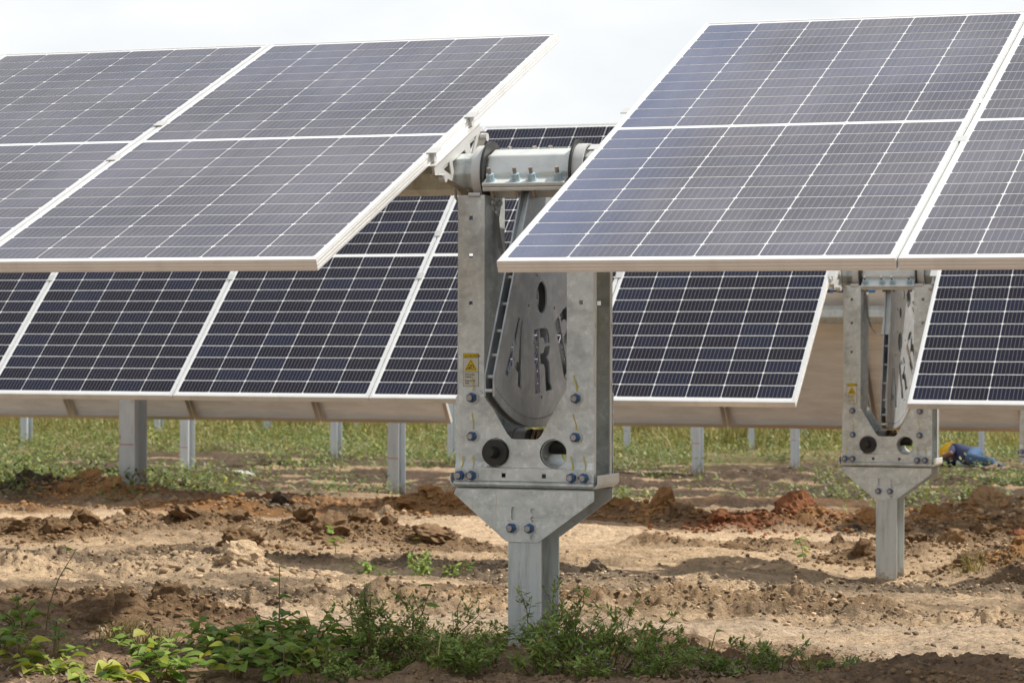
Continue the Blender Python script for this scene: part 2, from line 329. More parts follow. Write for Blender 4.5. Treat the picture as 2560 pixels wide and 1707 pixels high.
CLODS = [('tan', -4.92, 8.36, 0.245, 0.11), ('black', -4.85, 10.21, 0.135, 0.113), ('brown', -3.4, 6.59, 0.213, 0.132), ('brown', -4.54, 8.23, 0.265, 0.082), ('brown', -4.31, 8.35, 0.241, 0.082), ('brown', -3.48, 7.58, 0.181, 0.091), ('brown', -3.28, 7.52, 0.225, 0.124), ('brown', -3.19, 7.73, 0.204, 0.102), ('brown', -3.06, 7.8, 0.136, 0.082), ('brown', -2.68, 7.58, 0.267, 0.08), ('pale', -2.63, 4.41, 0.161, 0.093), ('pale', -2.06, 3.82, 0.218, 0.101), ('grey', -0.73, 4.54, 0.123, 0.089), ('orange', -2.81, 11.4, 0.22, 0.116), ('orange', -2.32, 10.72, 0.174, 0.174), ('brown', -2.11, 10.4, 0.155, 0.098), ('red', -1.69, 9.9, 0.155, 0.105), ('red', -1.52, 9.84, 0.149, 0.094), ('red', -1.3, 10.21, 0.302, 0.156), ('orange', -1.12, 10.1, 0.15, 0.095), ('black', -0.83, 9.87, 0.064, 0.068), ('orange', -0.8, 10.08, 0.173, 0.084), ('tan', -0.18, 10.91, 0.25, 0.15), ('red', 0.23, 9.51, 0.188, 0.141), ('orange', -0.53, 10.72, 0.132, 0.107), ('brown', -0.26, 10.26, 0.222, 0.138), ('tan', 0.25, 7.39, 0.131, 0.09), ('brown', 0.01, 7.61, 0.126, 0.071), ('brown', -0.14, 7.07, 0.146, 0.101), ('brown', 0.8, 5.65, 0.13, 0.07), ('brown', 0.5, 6.52, 0.154, 0.096), ('orange', 0.73, 6.63, 0.154, 0.12), ('brown', 0.35, 7.72, 0.167, 0.084), ('brown', -5.0, 7.08, 0.205, 0.095), ('brown', -4.78, 7.07, 0.181, 0.081), ('brown', -4.69, 7.24, 0.16, 0.091), ('brown', -5.19, 7.19, 0.138, 0.083), ('orange', -6.73, 10.63, 0.171, 0.108), ('orange', -6.72, 10.91, 0.231, 0.098), ('black', -7.11, 10.83, 0.26, 0.116), ('orange', -3.95, 10.71, 0.245, 0.109), ('orange', -3.7, 10.43, 0.16, 0.117), ('orange', -3.99, 10.38, 0.187, 0.075), ('orange', -6.44, 10.79, 0.171, 0.074), ('brown', -0.6, 8.42, 0.134, 0.076), ('pale', 0.74, 4.83, 0.057, 0.023), ('brown', 0.63, 5.5, 0.06, 0.046), ('brown', -1.03, 1.18, 0.139, 0.076), ('brown', -1.08, 1.02, 0.15, 0.075), ('brown', -1.08, 0.81, 0.11, 0.061), ('tan', -3.9, 8.57, 0.136, 0.063), ('brown', -0.93, 7.49, 0.149, 0.055), ('brown', -0.82, 7.92, 0.131, 0.057)]
CC = {'tan': ((.42, .28, .16), (.30, .19, .10)), 'black': ((.055, .042, .035), (.11, .08, .055)), 'brown': ((.26, .17, .095), (.15, .095, .055)), 'pale': ((.58, .44, .29), (.44, .32, .20)),
      'grey': ((.24, .185, .13), (.13, .10, .07)), 'orange': ((.36, .20, .085), (.24, .125, .055)), 'red': ((.26, .11, .052), (.16, .068, .034))}
MOUNDS = [(-6.9, 10.9, 1.1, .35, .07), (-3.9, 10.7, .5, .25, .06), (-2.3, 10.9, .7, .3, .05), (-1.2, 10.2, .45, .22, .05), (0.1, 11.0, .8, .5, .07),
          (.75, 6.3, .55, .8, .06), (.35, 7.8, .5, .4, .07), (-4.8, 8.5, 1.0, .5, .03), (-3.1, 7.8, .9, .3, .02), (-4.9, 7.2, .7, .25, .02),
          (-1.0, 6.6, .9, .6, .07), (-.35, 5.8, .5, .5, .05), (-1.15, 1.0, .45, .28, .0), (-1.6, 1.0, .5, .3, .02), (1.75, .75, .45, .25, .03), (.2, 5.9, .6, .8, -.08), (1.5, 1.2, .8, .5, -.03), (.25, 1.02, .16, .14, .03), (.2, 6.3, .16, .14, .03),
          (-2.4, 3.9, .5, .4, .04), (-7.6, 9.6, .8, .5, .05), (-6.6, 11.5, .5, .3, .06)]
# long torn-up ridges: points, half width, height, soil kind, crumbliness
RIDGES = [([(-5.7, 6.9), (-5.2, 7.1), (-4.7, 7.2), (-4.4, 7.7)], .13, .055, 'brown'), ([(-4.9, 8.2), (-4.2, 8.3), (-3.5, 7.55), (-3.0, 7.75), (-2.4, 7.6)], .16, .07, 'brown'),
          ([(-1.75, 8.3), (-1.2, 8.0), (-.8, 7.7), (-.3, 8.2), (.1, 8.7)], .12, .05, 'tan'), ([(-7.6, 10.7), (-6.8, 10.9), (-6.0, 11.0), (-5.2, 11.0)], .22, .05, 'orange'), ([(-5.2, 11.0), (-4.2, 10.6), (-3.4, 10.6)], .16, .03, 'orange'),
          ([(-3.1, 11.4), (-2.3, 10.8), (-2.0, 10.4)], .18, .07, 'orange'), ([(-2.0, 10.3), (-1.5, 9.9), (-.9, 10.1), (-.3, 10.5), (.5, 10.3)], .16, .05, 'brown'),
          ([(-.15, 7.2), (.15, 7.5), (.4, 8.2), (.6, 7.0), (.8, 6.2), (1.0, 5.6)], .20, .06, 'brown'), ([(-1.3, 4.7), (-.75, 4.4), (-.2, 4.3), (.35, 4.5), (.8, 4.7), (1.3, 5.0)], .20, .035, 'grey'),
          ([(-3.3, 4.6), (-2.7, 4.5), (-2.2, 4.1)], .2, .045, 'tan'), ([(-2.1, 3.0), (-1.7, 2.9), (-1.2, 2.6)], .25, .03, 'grey'), ([(-.8, 3.0), (.0, 3.2), (.6, 3.3)], .25, .025, 'tan'),
          ([(-1.7, 1.3), (-1.2, 1.2), (-.8, 1.2)], .12, .03, 'brown'), ([(-2.2, 6.0), (-1.7, 5.5), (-1.2, 5.2)], .2, .03, 'grey'), ([(.55, 1.0), (.9, 1.0), (1.4, 1.05)], .04, .01, 'tan'), ([(-3.6, 6.2), (-3.1, 5.9), (-2.6, 6.0)], .2, .04, 'grey')]
def ridge(x, y, r_):
    pts, wd = r_[0], r_[1]; dm = np.full(x.shape, 9e9)
    for (ax, ay), (bx, by) in zip(pts[:-1], pts[1:]):
        L2 = (bx-ax)**2+(by-ay)**2; t = np.clip(((x-ax)*(bx-ax)+(y-ay)*(by-ay))/L2, 0, 1)
        dm = np.minimum(dm, np.hypot(x-ax-t*(bx-ax), y-ay-t*(by-ay)))
    return np.exp(-(dm/(wd*(.7+.9*fbm(x*2.3, y*2.3, 2, 201))))**2)
def dome(f1, r_): return np.sqrt(np.clip(1-(f1/r_)**2, 0, 1))
def zones(x, y):
    """soil zones along the rows: returns dict of masks"""
    q = y-.16*(x+2.5)+.55*(fbm(x*.7, y*.7, 3, 11)-.5)*2
    band = lambda a, b, s=.35: sstep(a-s, a+s, q)*(1-sstep(b-s, b+s, q))
    z = {'q': q}
    z['damp'] = 1-sstep(.75, 1.25, q)
    z['hard'] = band(1.1, 2.3, .25)
    z['crumb'] = band(2.3, 4.2, .4)
    z['sand'] = band(4.2, 8.1, .4)
    z['pale'] = band(8.2, 9.9, .25)
    z['berm'] = band(9.9, 10.9, .3)
    z['grey'] = band(10.9, 12.4, .4)
    z['far'] = sstep(12.2, 13.2, q)
    return z
def height(x, y, det=True):
    x = np.asarray(x, float); y = np.asarray(y, float)
    base = np.interp(y, [-60, -8, .85, 6.1, 11.4, 16.7, 22, 60, 900], [-1.02, -1.02, -1.10, -1.34, -1.42, -1.56, -1.60, -1.60, -1.60])
    h = base+ZO
    near = 1-sstep(22, 30, y)
    h = h+(fbm(x*.55, y*.8, 3, 1)-.5)*.13*near
    for (cx, cy, sx, sy, a) in MOUNDS: h = h+a*gauss(x, y, cx, cy, sx, sy)
    z = zones(x, y)
    # ruts that run with the rows in the far soil
    h = h+z['far']*near*(.030*np.sin(y*5.2+1.5*fbm(x*.3, y*.3, 2, 5)*6)+.05*(fbm(x*1.2, y*3, 4, 21)-.5))
    if det:
        f1, f2 = worley(x*2.1+fbm(x*3, y*3, 2, 3), y*3.1, 4)
        lump = np.clip(.55-f1, 0, 1)
        g1, g2 = worley(x*9+fbm(x*9, y*9, 2, 8), y*9, 9)
        l2 = np.clip(.6-g1, 0, 1)
        k1, k2 = worley(x*28, y*28, 13); l3 = np.clip(.6-k1, 0, 1)
        cz = .14*z['damp']+.10*z['hard']+.85*z['crumb']+.16*z['sand']+.12*z['pale']+.9*z['berm']+.7*z['grey']+.5*z['far']*near
        patch = sstep(.42, .58, fbm(x*1.1, y*1.6, 3, 31))
        cz = cz*(.25+.95*patch)+.55*patch*(z['damp']*.5+z['sand']*.35)
        rs_ = np.zeros(x.shape)
        for r_ in RIDGES:
            m_ = ridge(x, y, r_); rs_ = np.maximum(rs_, m_); h = h+m_*r_[2]*.5*(.25+1.35*fbm(x*6, y*6, 3, 205))
        cz = np.maximum(cz, rs_*.85)
        wx = x+.04*(fbm(x*11, y*11, 3, 301)-.5)*4*.5; wy = y+.04*(fbm(x*11, y*11, 3, 302)-.5)*4*.5
        d1, _ = worley(wx*7.5, wy*7.5, 311); d2, _ = worley(wx*16, wy*16, 312); d3, _ = worley(wx*34, wy*34, 313)
        am = .35+.65*vnoise(wx*5, wy*5, 315); zz_ = np.clip(cz, 0, 1.2)
        h = h+zz_*(dome(d1, .48)*.030*am*sstep(.45, .7, am)+dome(d2, .50)*.020*am+dome(d3, .5)*.008)+(1-np.clip(zz_, 0, 1))*dome(d3, .36)*.003*sstep(.5, .7, am)
        h = h+(fbm(x*4, y*5, 5, 41, .55)-.5)*(.05+.05*cz)
        h = h+(fbm(x*26, y*26, 3, 51, .6)-.5)*(.008+.016*cz)
        for (f_, a_, s_) in ((5.5, .052, 151), (12, .030, 152), (26, .014, 153)):
            b_ = np.abs(fbm(x*f_+3*fbm(x*f_*.5, y*f_*.5, 2, s_+9), y*f_*1.1, 3, s_)-.5)*2
            h = h+(.30-b_)*a_*(.13+.6*cz)
        for (ck, cxx, cyy, cw_, chh) in CLODS:
            near_ = (np.abs(x-cxx) < cw_*3) & (np.abs(y-cyy) < cw_*3)
            if near_.any():
                h[near_] += chh*.25*gauss(x[near_], y[near_], cxx, cyy, cw_*1.1, cw_*.9)*(.6+.8*fbm(x[near_]*14, y[near_]*14, 3, 161))
        # drying cracks in the smooth crust
        c1, c2 = worley(x*2.6+.8*fbm(x*5, y*5, 3, 61), y*3.4+.8*fbm(x*5, y*5, 3, 62), 66)
        crk = (1-sstep(.0, .07, c2-c1))*(z['pale']+.5*z['hard']+.6*z['damp'])*sstep(.4, .55, fbm(x*.9, y*.9, 2, 71))
        h = h-crk*.022
    return h
def h1(x, y): return float(height(np.array([x]), np.array([y]))[0])

# ---------------------------------------------------------------- ground sheet (fine where the photograph looks, coarse out to the horizon)
def build_ground():
    cx, cy = 2.97, -6.60
    ang0 = math.pi/2+YAW
    fa = np.linspace(-R(14.5), R(14.5), 740)
    ca = np.linspace(R(14.5), 2*math.pi-R(14.5), 64)[1:-1]
    an = np.concatenate([fa, ca])+ang0
    rr = np.concatenate([[.4, 1.5, 3, 4.5, 5.6], np.geomspace(6.2, 36, 880), np.geomspace(37, 60, 40), [75, 100, 140, 200, 300, 450, 700, 1000, 1500]])
    A, RR = np.meshgrid(an, rr)
    X = cx+RR*np.cos(A); Y = cy+RR*np.sin(A)
    Zh = height(X.ravel(), Y.ravel()).reshape(X.shape)
    nr, na = X.shape
    idx = np.arange(nr*na).reshape(nr, na); nx = np.roll(idx, -1, 1)
    f = np.stack([idx[:-1], nx[:-1], nx[1:], idx[1:]], -1).reshape(-1, 4)
    v = np.stack([X, Y, Zh], -1).reshape(-1, 3)
    v = np.vstack([v, [[cx, cy, float(Zh[0].mean())]]])
    me = newmesh('ground', v, f, None, False)
    # close the fan's centre
    bm = bmesh.new(); bm.from_mesh(me); bm.verts.ensure_lookup_table(); c = bm.verts[nr*na]
    for i in range(na): bm.faces.new((c, bm.verts[(i+1) % na], bm.verts[i]))
    bm.normal_update(); bm.to_mesh(me); bm.free()
    me.polygons.foreach_set('use_smooth', [True]*len(me.polygons))
    # soil colour: dry crust, damp earth, red subsoil, turf under the grass
    x = v[:, 0]; y = v[:, 1]; z = zones(x, y)
    def mixc(a, b, t): return a*(1-t[:, None])+np.array(b)*t[:, None]
    c = np.tile(np.array([.48, .345, .22]), (len(x), 1))
    c = mixc(c, (.63, .465, .305), z['sand']*.85)
    c = mixc(c, (.70, .52, .345), z['pale'])
    c = mixc(c, (.63, .485, .345), z['hard'])
    c = mixc(c, (.42, .285, .18), z['damp']*.85)
    c = mixc(c, (.42, .31, .20), z['crumb']*.7)
    c = mixc(c, (.31, .165, .070), z['berm']*sstep(.38, .6, fbm(x*1.3, y*1.3, 4, 81)))
    c = mixc(c, (.30, .215, .14), z['grey']*.85)
    c = mixc(c, (.40, .28, .175), z['far']*.85)
    dk = sstep(.50, .62, fbm(x*2.2, y*4.5, 6, 91, .62))
    c = mixc(c, (.12, .085, .06), dk*(.55*z['crumb']+.5*z['grey']+.30*z['sand']+.35*z['damp']+.3*z['berm']))
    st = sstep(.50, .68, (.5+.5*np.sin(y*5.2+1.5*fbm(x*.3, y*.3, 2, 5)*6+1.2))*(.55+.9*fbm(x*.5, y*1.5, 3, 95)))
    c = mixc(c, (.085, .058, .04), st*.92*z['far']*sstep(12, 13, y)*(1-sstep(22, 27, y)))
    lt = sstep(.52, .64, fbm(x*1.7, y*3.2, 5, 97))
    c = mixc(c, (.76, .56, .36), lt*(.7*z['crumb']+.5*z['hard']+.4*z['sand']))
    rd = sstep(.58, .72, fbm(x*.9+9, y*1.6, 3, 99)); c = mixc(c, (.33, .165, .07), rd*.5*sstep(9, 10, y)*(1-sstep(13, 15, y)))
    for r_ in RIDGES:
        c = mixc(c, CC[r_[3]][1], np.clip(ridge(x, y, r_)**1.5*1.4*(.1+1.2*fbm(x*7, y*7, 3, 207)), 0, .75))
    for (ck, cxx, cyy, cw_, chh) in CLODS:
        c = mixc(c, CC[ck][0], np.clip(1.5*gauss(x, y, cxx, cyy, cw_*1.1, cw_*1.0)*(.3+1.2*fbm(x*9, y*9, 3, 171)), 0, .9))
    gr = sstep(20, 30, y-.25*x-2+5*(fbm(x*.4, y*.4, 3, 101)-.5)*2)
    c = mixc(c, (.17, .16, .06), gr*.8)
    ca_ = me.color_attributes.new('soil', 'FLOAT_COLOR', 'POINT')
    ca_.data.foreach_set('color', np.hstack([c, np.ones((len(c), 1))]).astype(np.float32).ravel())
    m = bpy.data.materials.new('soil'); m.use_nodes = True; t = m.node_tree; b = t.nodes['Principled BSDF']; nn = t.nodes.new; l = t.links.new
    b.inputs['Roughness'].default_value = .95; b.inputs['Specular IOR Level'].default_value = .15
    at = nn('ShaderNodeVertexColor'); at.layer_name = 'soil'; g = nn('ShaderNodeNewGeometry')
    n1 = nn('ShaderNodeTexNoise'); n1.inputs['Scale'].default_value = 14; n1.inputs['Detail'].default_value = 9; n1.inputs['Roughness'].default_value = .7; l(g.outputs['Position'], n1.inputs['Vector'])
    r_ = nn('ShaderNodeMapRange'); r_.inputs['From Min'].default_value = .25; r_.inputs['From Max'].default_value = .75; r_.inputs['To Min'].default_value = .52; r_.inputs['To Max'].default_value = 1.42; l(n1.outputs['Fac'], r_.inputs['Value'])
    vm = nn('ShaderNodeVectorMath'); vm.operation = 'SCALE'; l(at.outputs['Color'], vm.inputs[0]); l(r_.outputs[0], vm.inputs['Scale'])
    n5 = nn('ShaderNodeTexNoise'); n5.inputs['Scale'].default_value = 62; n5.inputs['Detail'].default_value = 5; n5.inputs['Roughness'].default_value = .7; l(g.outputs['Position'], n5.inputs['Vector'])
    r5 = nn('ShaderNodeMapRange'); r5.inputs['From Min'].default_value = .32; r5.inputs['From Max'].default_value = .50; r5.inputs['To Min'].default_value = .45; r5.inputs['To Max'].default_value = 1.0; l(n5.outputs['Fac'], r5.inputs['Value'])
    vm5 = nn('ShaderNodeVectorMath'); vm5.operation = 'SCALE'; l(vm.outputs[0], vm5.inputs[0]); l(r5.outputs[0], vm5.inputs['Scale'])
    l(vm5.outputs[0], b.inputs['Base Color'])
    n2 = nn('ShaderNodeTexNoise'); n2.inputs['Scale'].default_value = 38; n2.inputs['Detail'].default_value = 10; n2.inputs['Roughness'].default_value = .75; l(g.outputs['Position'], n2.inputs['Vector'])
    bp = nn('ShaderNodeBump'); bp.inputs['Distance'].default_value = .035; bp.inputs['Strength'].default_value = 1.0; l(n2.outputs['Fac'], bp.inputs['Height']); l(bp.outputs[0], b.inputs['Normal'])
    me.materials.append(m)
    o = link('ground', me, kind='structure'); return o
build_ground()

# ---------------------------------------------------------------- soil clods
def clodmesh(seed, sub=3, rough=.35, sx=1, sy=1, sz=1):
    bm = bmesh.new(); bmesh.ops.create_icosphere(bm, subdivisions=sub, radius=.5)
    P = np.array([v.co[:] for v in bm.verts]); rs = np.random.default_rng(seed)
    off = np.zeros(len(P))
    nrm = P/np.linalg.norm(P, axis=1)[:, None]
    for k in range(9):      # broken flat faces
        n = rs.normal(size=3); n /= np.linalg.norm(n); dd = rs.uniform(.30, .44); s_ = nrm@n*.5
        P = np.where((P@n > dd)[:, None], P-(P@n-dd)[:, None]*n*.85, P)
    q = nrm*3.1+seed*3.3
    nz_ = fbm(q[:, 0]+q[:, 2]*.7, q[:, 1]-q[:, 2]*.6, 5, seed, .62)
    f1, f2 = worley(q[:, 0]*1.3+q[:, 2], q[:, 1]*1.3-q[:, 2]*.5, seed)
    P = P*(1+rough*(nz_-.5)*1.6-.12*(1-sstep(0, .18, f2-f1)))[:, None]
    P = P*np.array([sx, sy, sz])
    for v, p_ in zip(bm.verts, P): v.co = p_
    me = bpy.data.meshes.new('clod'); bm.to_mesh(me); bm.free()
    return me
for k, (a, b) in CC.items(): M['clod_'+k] = mat('clod_soil_'+k, a, .95, 0, .15, [(9, b, .4, .65, one), (40, tuple(min(1, q*1.25) for q in a), .5, .75, one)], .012, 45)
UNIQ = {0: ('cracked tan clay block standing on the sandy mound at left', 'tan clay blocks'), 1: ('small near-black lump of earth on the far side of the pale sand strip', None), 2: ('big rounded brown clod hanging on the shaded slope below the ridge', None),
        10: ('knobbly pale cream clod in full sun left of the cracked slab', None), 11: ('broad pale cracked clay slab tipped on its side in the sun', None), 12: ('round grey-brown clod just right of the front pile', None),
        14: ('upright orange-brown lump, tallest of those right of the front tracker bracket', None), 18: ('biggest dark red clod, left of the second tracker post', None), 19: ('bright orange lump at the right foot of the dark red clod', None),
        20: ('tiny black stone just left of the second tracker post', None), 22: ('large tan slab leaning on top of the heap at far right', None), 45: ('small smooth cream stone on the bare soil at right', None), 46: ('small brown stone behind the smooth cream stone', None), 13: ('flat reddish-orange lump directly right of the front tracker bracket', None)}
GR = {'brown': ('dark brown crumbly clod of turned earth', 'brown clods of turned earth'), 'orange': ('orange-brown clod of subsoil along the far bank', 'orange subsoil clods'), 'red': ('rusty red clod of subsoil', 'rusty red clods'), 'tan': ('tan lump of dry clay', 'tan clay blocks'), 'black': ('near-black clod at the left end of the orange bank', None)}
protos = {}; REGS = {}
for i, (k, x, y, w_, hh) in enumerate(CLODS):
    if i in (2, 11, 18, 22, 0): me = clodmesh(200+i, 4, .5)
    else:
        key = (k, i % 3)
        if key not in protos: protos[key] = clodmesh(100+len(protos)*7, 3, .55)
        me = protos[key]
    if not me.materials: me.materials.append(M['clod_'+k])
    o = link('soil_clod', me, None, (x, y, h1(x, y)+hh*.06), (random.uniform(-.5, .5), random.uniform(-.5, .5), random.uniform(0, 6.3)))
    o.scale = (w_*1.15, w_*random.uniform(.7, 1.05), hh*1.3)
    if i in (11, 22): o.rotation_euler = (R(28), R(18), R(20))
    if i in UNIQ: tag(o, UNIQ[i][0], 'clod', None)
    else:
        reg = ('on the bank in the left foreground' if y < 2 else 'on the ridge at the left edge' if x < -4.65 and y < 7.6 else 'at the left end of the far orange bank' if x < -6 else
               'on the long ridge left of the near pier' if x < -2.5 and y < 9 else 'on the orange bank just left of the near pier' if x < -3.5 else 'on the bank right of the near pier' if x < -1.4 and y > 9 else
               'on the sand between the two piers' if x < -.55 and y < 9 else 'in the heap right of the second pier' if y > 6 and x > -.3 else 'near the foot of the second pier' if y > 6 else 'on the bare soil at the right edge')
        REGS.setdefault((k, reg), []).append((w_*hh, o))
for (k, reg), ls in REGS.items():
    ls.sort(key=lambda q: -q[0]); nm = {'brown': 'dark brown crumbly', 'orange': 'orange-brown', 'red': 'rusty red', 'tan': 'tan clay', 'black': 'near-black'}[k]
    for n_, (q, o) in enumerate(ls):
        pre = '' if len(ls) == 1 else ('largest ', 'second largest ', 'third largest ', 'fourth largest ', 'fifth largest ', 'sixth largest ', 'seventh largest ', 'eighth largest ', 'ninth largest ')[min(n_, 8)]
        tag(o, (pre+nm+' clod '+reg), 'clod', 'clods of turned earth')
M['crumb'] = leafmat('soil_crumb', (.17, .11, .065), (.50, .36, .22), 0., (.62, .46, .30)); M['crumb'].node_tree.nodes['Principled BSDF'].inputs['Roughness'].default_value = .95
def crumbs():
    """loose small crumbs of earth, too many to count"""
    base = [clodmesh(500+i, 1 if i < 2 else 1, .7) for i in range(4)]
    Vb = [np.array([v.co[:] for v in b.vertices]) for b in base]; Fb = [np.array([p.vertices[:] for p in b.polygons]) for b in base]
    V = {'light': [], 'dark': [], 'orange': []}; FF = {k: [] for k in V}; cnt = {k: 0 for k in V}
    lo = []
    for q in range(6):                    # angular 20-sided chips
        bm = bmesh.new(); bmesh.ops.create_icosphere(bm, subdivisions=1, radius=.5); P = np.array([v.co[:] for v in bm.verts])*rng.uniform(.55, 1.15, (12, 1)); lo.append((P, np.array([[v.index for v in f_.verts] for f_ in bm.faces]))); bm.free()
    n = 200000
    dd = 6.8+(rng.random(n)**1.4)*13.0; aa = math.pi/2+YAW+rng.uniform(-R(12.5), R(12.5), n)
    X = 2.97+dd*np.cos(aa); Y = -6.6+dd*np.sin(aa); z = zones(X, Y)
    pr = .10*z['damp']+.04*z['hard']+.65*z['crumb']+.04*z['sand']+.03*z['pale']+.8*z['berm']+.5*z['grey']+.2*z['far']
    pr = pr*(.15+1.3*sstep(.45, .60, fbm(X*1.1, Y*1.6, 3, 31)))+.45*sstep(.58, .7, fbm(X*1.8, Y*2.4, 3, 131))*(z['sand']+z['damp']*.6)
    for r_ in RIDGES: pr = np.maximum(pr, ridge(X, Y, r_)*1.3)
    keep = rng.random(n) < pr*.42; X = X[keep]; Y = Y[keep]; zb = z['berm'][keep]
    S = (.006+.026*rng.random(len(X))**2.6)*(1+1.0*zb); dz_ = z['damp'][keep]; K = np.where(rng.random(len(X)) < dz_*.85, 3, 0)+0*zb; K = np.where(K == 3, 3, np.where(rng.random(len(X)) < zb*.8, 2, np.where(rng.random(len(X)) < .45, 1, 0)))
    kid = {'tan': 0, 'pale': 0, 'black': 1, 'brown': 3, 'grey': 1, 'orange': 2, 'red': 4}
    xs, ys, ss, ks = [X], [Y], [S], [K]
    for (ck, cxx, cyy, cw_, chh) in CLODS:   # rubble broken off round each clod
        m_ = int(90+700*cw_) if cyy > 3 else 60
        xs.append(cxx+rng.normal(0, cw_*.9+.06, m_)); ys.append(cyy+rng.normal(0, cw_*.8+.04, m_)); ss.append(.010+chh*.42*rng.random(m_)**2.4); ks.append(np.full(m_, kid[ck]))
    X = np.concatenate(xs); Y = np.concatenate(ys); S = np.concatenate(ss); K = np.concatenate(ks); Z_ = height(X, Y)
    V = {k: [] for k in range(5)}; FF = {k: [] for k in V}; cnt = {k: 0 for k in V}
    for i in range(len(X)):
        P0, F0 = lo[i % 6]; s_ = S[i]; a = rng.uniform(0, 6.28); c, s2 = math.cos(a), math.sin(a)
        P = P0*np.array([1, .6+.4*((i*7) % 10)/10, .5+.4*((i*3) % 10)/10])*s_
        P = np.stack([P[:, 0]*c-P[:, 1]*s2, P[:, 0]*s2+P[:, 1]*c, P[:, 2]], 1)+np.array([X[i], Y[i], Z_[i]+s_*.10])
        k = int(K[i]); V[k].append(P); FF[k].append(F0+cnt[k]); cnt[k] += 12
    for k, mk, lbl in ((0, 'crumb', 'loose tan crumbs of earth scattered over the bare soil'), (1, 'clod_grey', 'loose dark grey-brown crumbs scattered over the soil'), (2, 'clod_orange', 'loose orange crumbs scattered along the subsoil bank'), (3, 'clod_brown', 'brown rubble broken off round the brown clods'), (4, 'clod_red', 'rusty red rubble round the red clods')):
        me = newmesh('crumbs', np.vstack(V[k]), np.vstack(FF[k]), M[mk], False)
        tag(link('soil_crumbs', me, kind='stuff'), lbl, 'soil crumbs')
crumbs()

# ---------------------------------------------------------------- solar panels
PW, PH, GAP, TH = 1.038, 2.094, .006, .0315
def frame_mesh():
    b = MB(); a = PW/2; c = PH/2
    for s in (-1, 1):
        def bx(x0, x1, y0, y1, z0, z1): b.box(min(s*x0, s*x1), max(s*x0, s*x1), y0, y1, z0, z1)
        bx(a-.002, a, -c, c, -TH, 0); bx(a-.012, a-.002, -c+.002, c-.002, -.0012, 0); bx(a-.030, a-.002, -c+.002, c-.002, -TH, -TH+.0016)
        for zz in (-.004, -.0135, -.023): bx(a, a+.0005, -c, c, zz-.0045, zz)
        def by(y0, y1, x0, x1, z0, z1): b.box(x0, x1, min(s*y0, s*y1), max(s*y0, s*y1), z0, z1)
        by(c-.002, c, -a+.002, a-.002, -TH, 0); by(c-.012, c-.002, -a+.012, a-.012, -.0012, 0); by(c-.030, c-.002, -a+.030, a-.030, -TH, -TH+.0016)
        for zz in (-.004, -.0135, -.023): by(c, c+.0009, -a, a, zz-.0045, zz)
    me = b.me('frame', M['alu']); me.materials.append(M['alu_under'])
    for p in me.polygons:
        if p.normal.z < -.5 and p.center.z < -TH+.001: p.material_index = 1
    return me
FRAME = frame_mesh()
def lam_mesh(m):
    b = MB().box(-PW/2+.0025, PW/2-.0025, -PH/2+.0025, PH/2-.0025, -.0068, -.0016); me = b.me('laminate', m)
    me.materials.append(M['sheet_back'])
    for p in me.polygons:
        if p.normal.z < -.5: p.material_index = 1
    return me
LAM = {k: lam_mesh(M['lam_'+k]) for k in ('dusty', 'clean')}
CW, CH, CP, RP = .1646, .0797, .1672, .0843
def cell_pts(cx=0, cy=0, z=0, ch=.0055):
    a, b = CW/2, CH/2
    return [(cx-a+ch, cy-b, z), (cx+a-ch, cy-b, z), (cx+a, cy-b+ch*.8, z), (cx+a, cy+b-ch*.8, z), (cx+a-ch, cy+b, z), (cx-a+ch, cy+b, z), (cx-a, cy+b-ch*.8, z), (cx-a, cy-b+ch*.8, z)]
CELL = {k: newmesh('cell', cell_pts(), [tuple(range(8))], M['cell_'+k]) for k in ('dusty', 'clean')}
def cell_pos():
    for r_ in range(24):
        y = (r_-11.5)*RP+(.009 if r_ > 11 else -.009)
        for c in range(6): yield ((c-2.5)*CP, y)
def joined_cells(m):
    v = []; f = []
    for (x, y) in cell_pos(): f.append(tuple(range(len(v), len(v)+8))); v += cell_pts(x, y)
    me = newmesh('cell', v, f, m); return me
CELLS = joined_cells(M['cell_clean']); CELLS_D = joined_cells(M['cell_dusty'])
CAP = MB().box(-.016, .016, -.022, .022, .0008, .0035).box(-.0022, .0022, -.012, .012, -.03, .0008).me('mid_clamp', M['cast'])
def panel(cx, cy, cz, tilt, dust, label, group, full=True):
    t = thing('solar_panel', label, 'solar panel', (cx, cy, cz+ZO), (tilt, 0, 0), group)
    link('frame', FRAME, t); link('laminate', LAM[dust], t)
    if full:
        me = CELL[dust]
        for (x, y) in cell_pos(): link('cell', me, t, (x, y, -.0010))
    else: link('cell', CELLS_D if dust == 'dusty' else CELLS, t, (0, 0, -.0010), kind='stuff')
    return t
T1L, T1R, T2, T3 = .3911, .4024, .7357, R(-54)
G1 = 'dusty panels of the front row'; G2 = 'clean panels of the second row'; G3 = 'panels of the third row seen from behind'
P_ = PW+GAP
def row1(x0, t, y0, z0, label, full=True):
    panel(x0+PW/2, y0+PH/2*math.cos(t), z0+PH/2*math.sin(t), t, 'dusty', label, G1, full)
row1(-PW, T1L, 0, 0, 'dusty front-row panel with its free end beside the near tracker pier')
row1(-PW-P_, T1L, 0, 0, 'dusty front-row panel one left of the free-ended one, filling the left edge')
row1(-PW-2*P_, T1L, 0, 0, 'front-row panel cut off by the left edge, only its top corner showing')
for k in (3, 4): row1(-PW-k*P_, T1L, 0, 0, 'front-row panel beyond the left edge of the view, '+('first', 'second', 'third', 'fourth', 'fifth')[k-2]+' step out', False)
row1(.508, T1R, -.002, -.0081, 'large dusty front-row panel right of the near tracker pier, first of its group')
row1(.508+P_, T1R, -.002, -.0081, 'dusty front-row panel cut off by the right edge, beside a seam')
